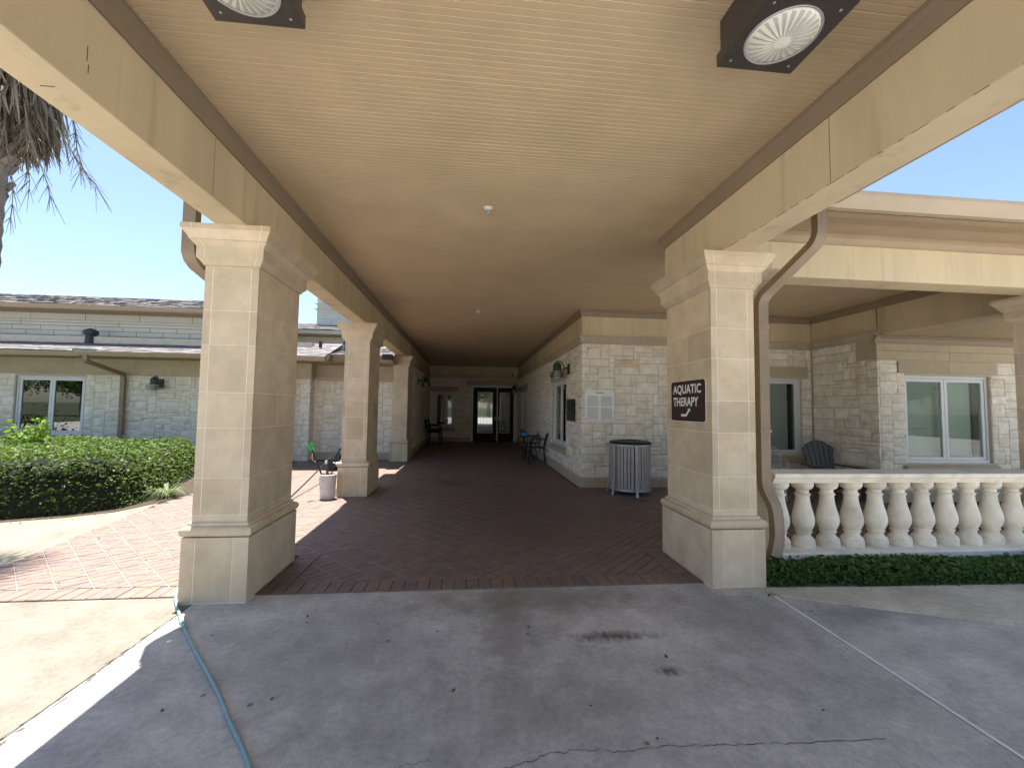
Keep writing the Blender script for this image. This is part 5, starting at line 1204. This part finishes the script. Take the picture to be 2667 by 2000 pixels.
bo = thing('spray_bottle', 'clear plastic bottle standing on the bistro table', 'bottle', (1.82,12.30,.713)); part('body', MB().lathe([(.036,.002),(.038,.02),(.038,.13),(.02,.17),(.014,.18)],16,(1.82,12.30,.713)), mCLEAR, bo, 40); part('cap', MB().lathe([(.016,.18),(.016,.215),(0,.217)],12,(1.82,12.30,.713)), mSWHT, bo, 40)
# dark waiting chairs by the far window
w0 = iron_chair('waiting_chair', 'dark armchair against the passage wall below the lantern', 'chair', mBLACK); w0.location = (-1.38,17.2,BT); w0.scale = (1.15,1.15,1.15); part('seat_cushion', MB().box(-.22,.22,-.23,.23,.4455,.50), mBLACK, w0, bevel=.03); part('back_pad', MB().box(-.275,-.255,-.18,.18,.55,.84), mBLACK, w0, bevel=.008)
w1_ = copy_tree(w0); w1_.location = (-1.36,18.15,BT); w1_['label'] = 'dark armchair in the passage corner under the far window'
# adirondack lounge chair on the porch
ad = thing('adirondack_chair', 'charcoal plastic adirondack chair with fan back on the porch', 'chair', (6.42,7.0,BT), R(-92), local=True)   # local: faces +x
for k in range(6):
    f = (k-2.5)/2.5; b0 = f*.185; b1 = f*.27; h = .66; w0_, w1w = .030, .0455; nrm = (-.42,1)
    def bp3(y_, s): return (-.22-.40*s*.62, y_, .33+s*.98)
    V = []
    for s in (0,.35,.7,.9,1):
        hh = h*s if s < 1 else h; yc = b0+(b1-b0)*s; ww = w0_+(w1w-w0_)*s
        def arc(yv): return .17*(yv/.33)**2*s**3
        (xa, _, za), (xb, _, zb_) = bp3(0, hh-arc(yc-ww)), bp3(0, hh-arc(yc+ww))
        V += [(xa,yc-ww,za),(xb,yc+ww,zb_),(xb-.02,yc+ww,zb_-.008),(xa-.02,yc-ww,za-.008)]
    F = [(0,3,2,1),(16,17,18,19)]
    for i in range(4):
        for q in range(4): F.append((i*4+q,i*4+(q+1)%4,i*4+4+(q+1)%4,i*4+4+q))
    part('back_slat', MB().add(V,F), mADIR, ad)
for z, hw in ((.40,.22),(.62,.27)):
    s = (z-.33)/.98; x = -.22-.40*s*.62-.02; part('back_rail', MB().box(x-.024,x-.001,-hw,hw,z-.03,z+.03), mADIR, ad, bevel=.005)
for k in range(6): x = -.24+k*.10; part('seat_slat', MB().box(x,x+.088,-.26,.26,.30+.012*k,.322+.012*k), mADIR, ad, bevel=.005)
for sy in (-1,1):
    part('armrest', MB().poly([(-.36,sy*.25),(-.36,sy*.34),(-.1,sy*.40),(.25,sy*.41),(.36,sy*.38),(.38,sy*.31),(.34,sy*.27),(0,sy*.28)],.525,.55), mADIR, ad, bevel=.006)
    part('front_leg', MB().box(.22,.32,sy*.30-.014,sy*.30+.014,0,.525), mADIR, ad, bevel=.005)
    part('rear_leg', MB().add([(.30,sy*.27-.013,.30),(.30,sy*.27+.013,.30),(.30,sy*.27+.013,.39),(.30,sy*.27-.013,.39),(-.50,sy*.27-.013,0),(-.50,sy*.27+.013,0),(-.40,sy*.27+.013,0),(-.40,sy*.27-.013,0),(-.28,sy*.27-.013,.32),(-.28,sy*.27+.013,.32)],[(0,1,2,3),(0,4,5,1),(0,3,8,7,4),(1,5,6,9,2),(3,2,9,8),(7,8,9,6),(4,7,6,5)]), mADIR, ad)
pc = iron_chair('tube_chair', 'pale grey tubular chair half hidden behind the downspout', 'chair', M('pale_tube',(.42,.43,.46),.4,.08,8.)); pc.location = (5.25,7.05,BT); pc.rotation_euler.z = R(-120); pc.scale = (1,1,.98)

# ------------------------------------------------------------------ trees across the driveway (mirrored in the glass)
mTREE = leaf('oak_leaf', [(.03,.055,.014),(.05,.085,.02),(.07,.11,.03)], .3)
t0 = thing('shade_tree', 'broad green shade tree across the driveway', 'tree', local=True, group='trees across the driveway'); rg = np.random.default_rng(21); tm = MB().tube([(0,0,0),(.05,.02,1.2),(0,.05,2.4),(.1,0,3.6)],[.3,.22,.18,.1],10); C = []
for k in range(34):
    a = rg.uniform(0,6.28); r_ = rg.uniform(.8,3.1); c = np.array([math.cos(a)*r_, math.sin(a)*r_, 3.1+rg.uniform(-.9,2.6)*(1.15-r_/4)]); tm.tube([(0,.05,2.2),tuple(c*np.array([.5,.5,.75])),tuple(c)],[.07,.05,.015],6); C.append(c+rg.normal(size=(170,3))*np.array([.55,.55,.38]))
part('trunk', tm, mBARK, t0, 50); C = np.concatenate(C); leaf_part('crown', C, .26*(.6+.8*rg.random(len(C))), mTREE, t0, 31, updir=.4)
SP = [(-50,-25),(-42,-27),(-34,-24),(-5,-27),(3,-29),(11,-30),(33,-25),(42,-27)]
for k, (x, y_) in enumerate(SP):
    o = t0 if k == 0 else copy_tree(t0); o.location = (x,y_,-.03); o.rotation_euler.z = k*1.3; q = 1+.18*math.sin(k*2.1); o.scale = (q,q,q)

# ------------------------------------------------------------------ fallen leaves
rg = np.random.default_rng(77); C = []
for k in range(150):
    z = rg.random()
    if z < .45: C.append((rg.uniform(-5.9,-4.75), rg.uniform(5.85,7.6), .016))
    elif z < .62: C.append((rg.uniform(2.5,6), rg.uniform(3.36,3.5), .010))
    elif z < .72: C.append((rg.uniform(2.45,2.62), rg.uniform(3.33,3.45), .012))
    elif z < .86: C.append((rg.uniform(-4.2,-2.2), rg.uniform(3.7,7), BT+.004))
    else: C.append((rg.uniform(-1.8,3.3), rg.uniform(1.8,3.5), .005))
ll = thing('leaf_litter', 'scattered dry brown leaves on the paving and driveway', 'leaves', (0,4,0)); ll['kind'] = 'stuff'
leaf_part('dry_leaves', np.array(C), .018+.022*rg.random(len(C)), leaf('dry_leaf', [(.10,.065,.03),(.16,.11,.05),(.06,.045,.03)], .1, .8), ll, 5, updir=6)
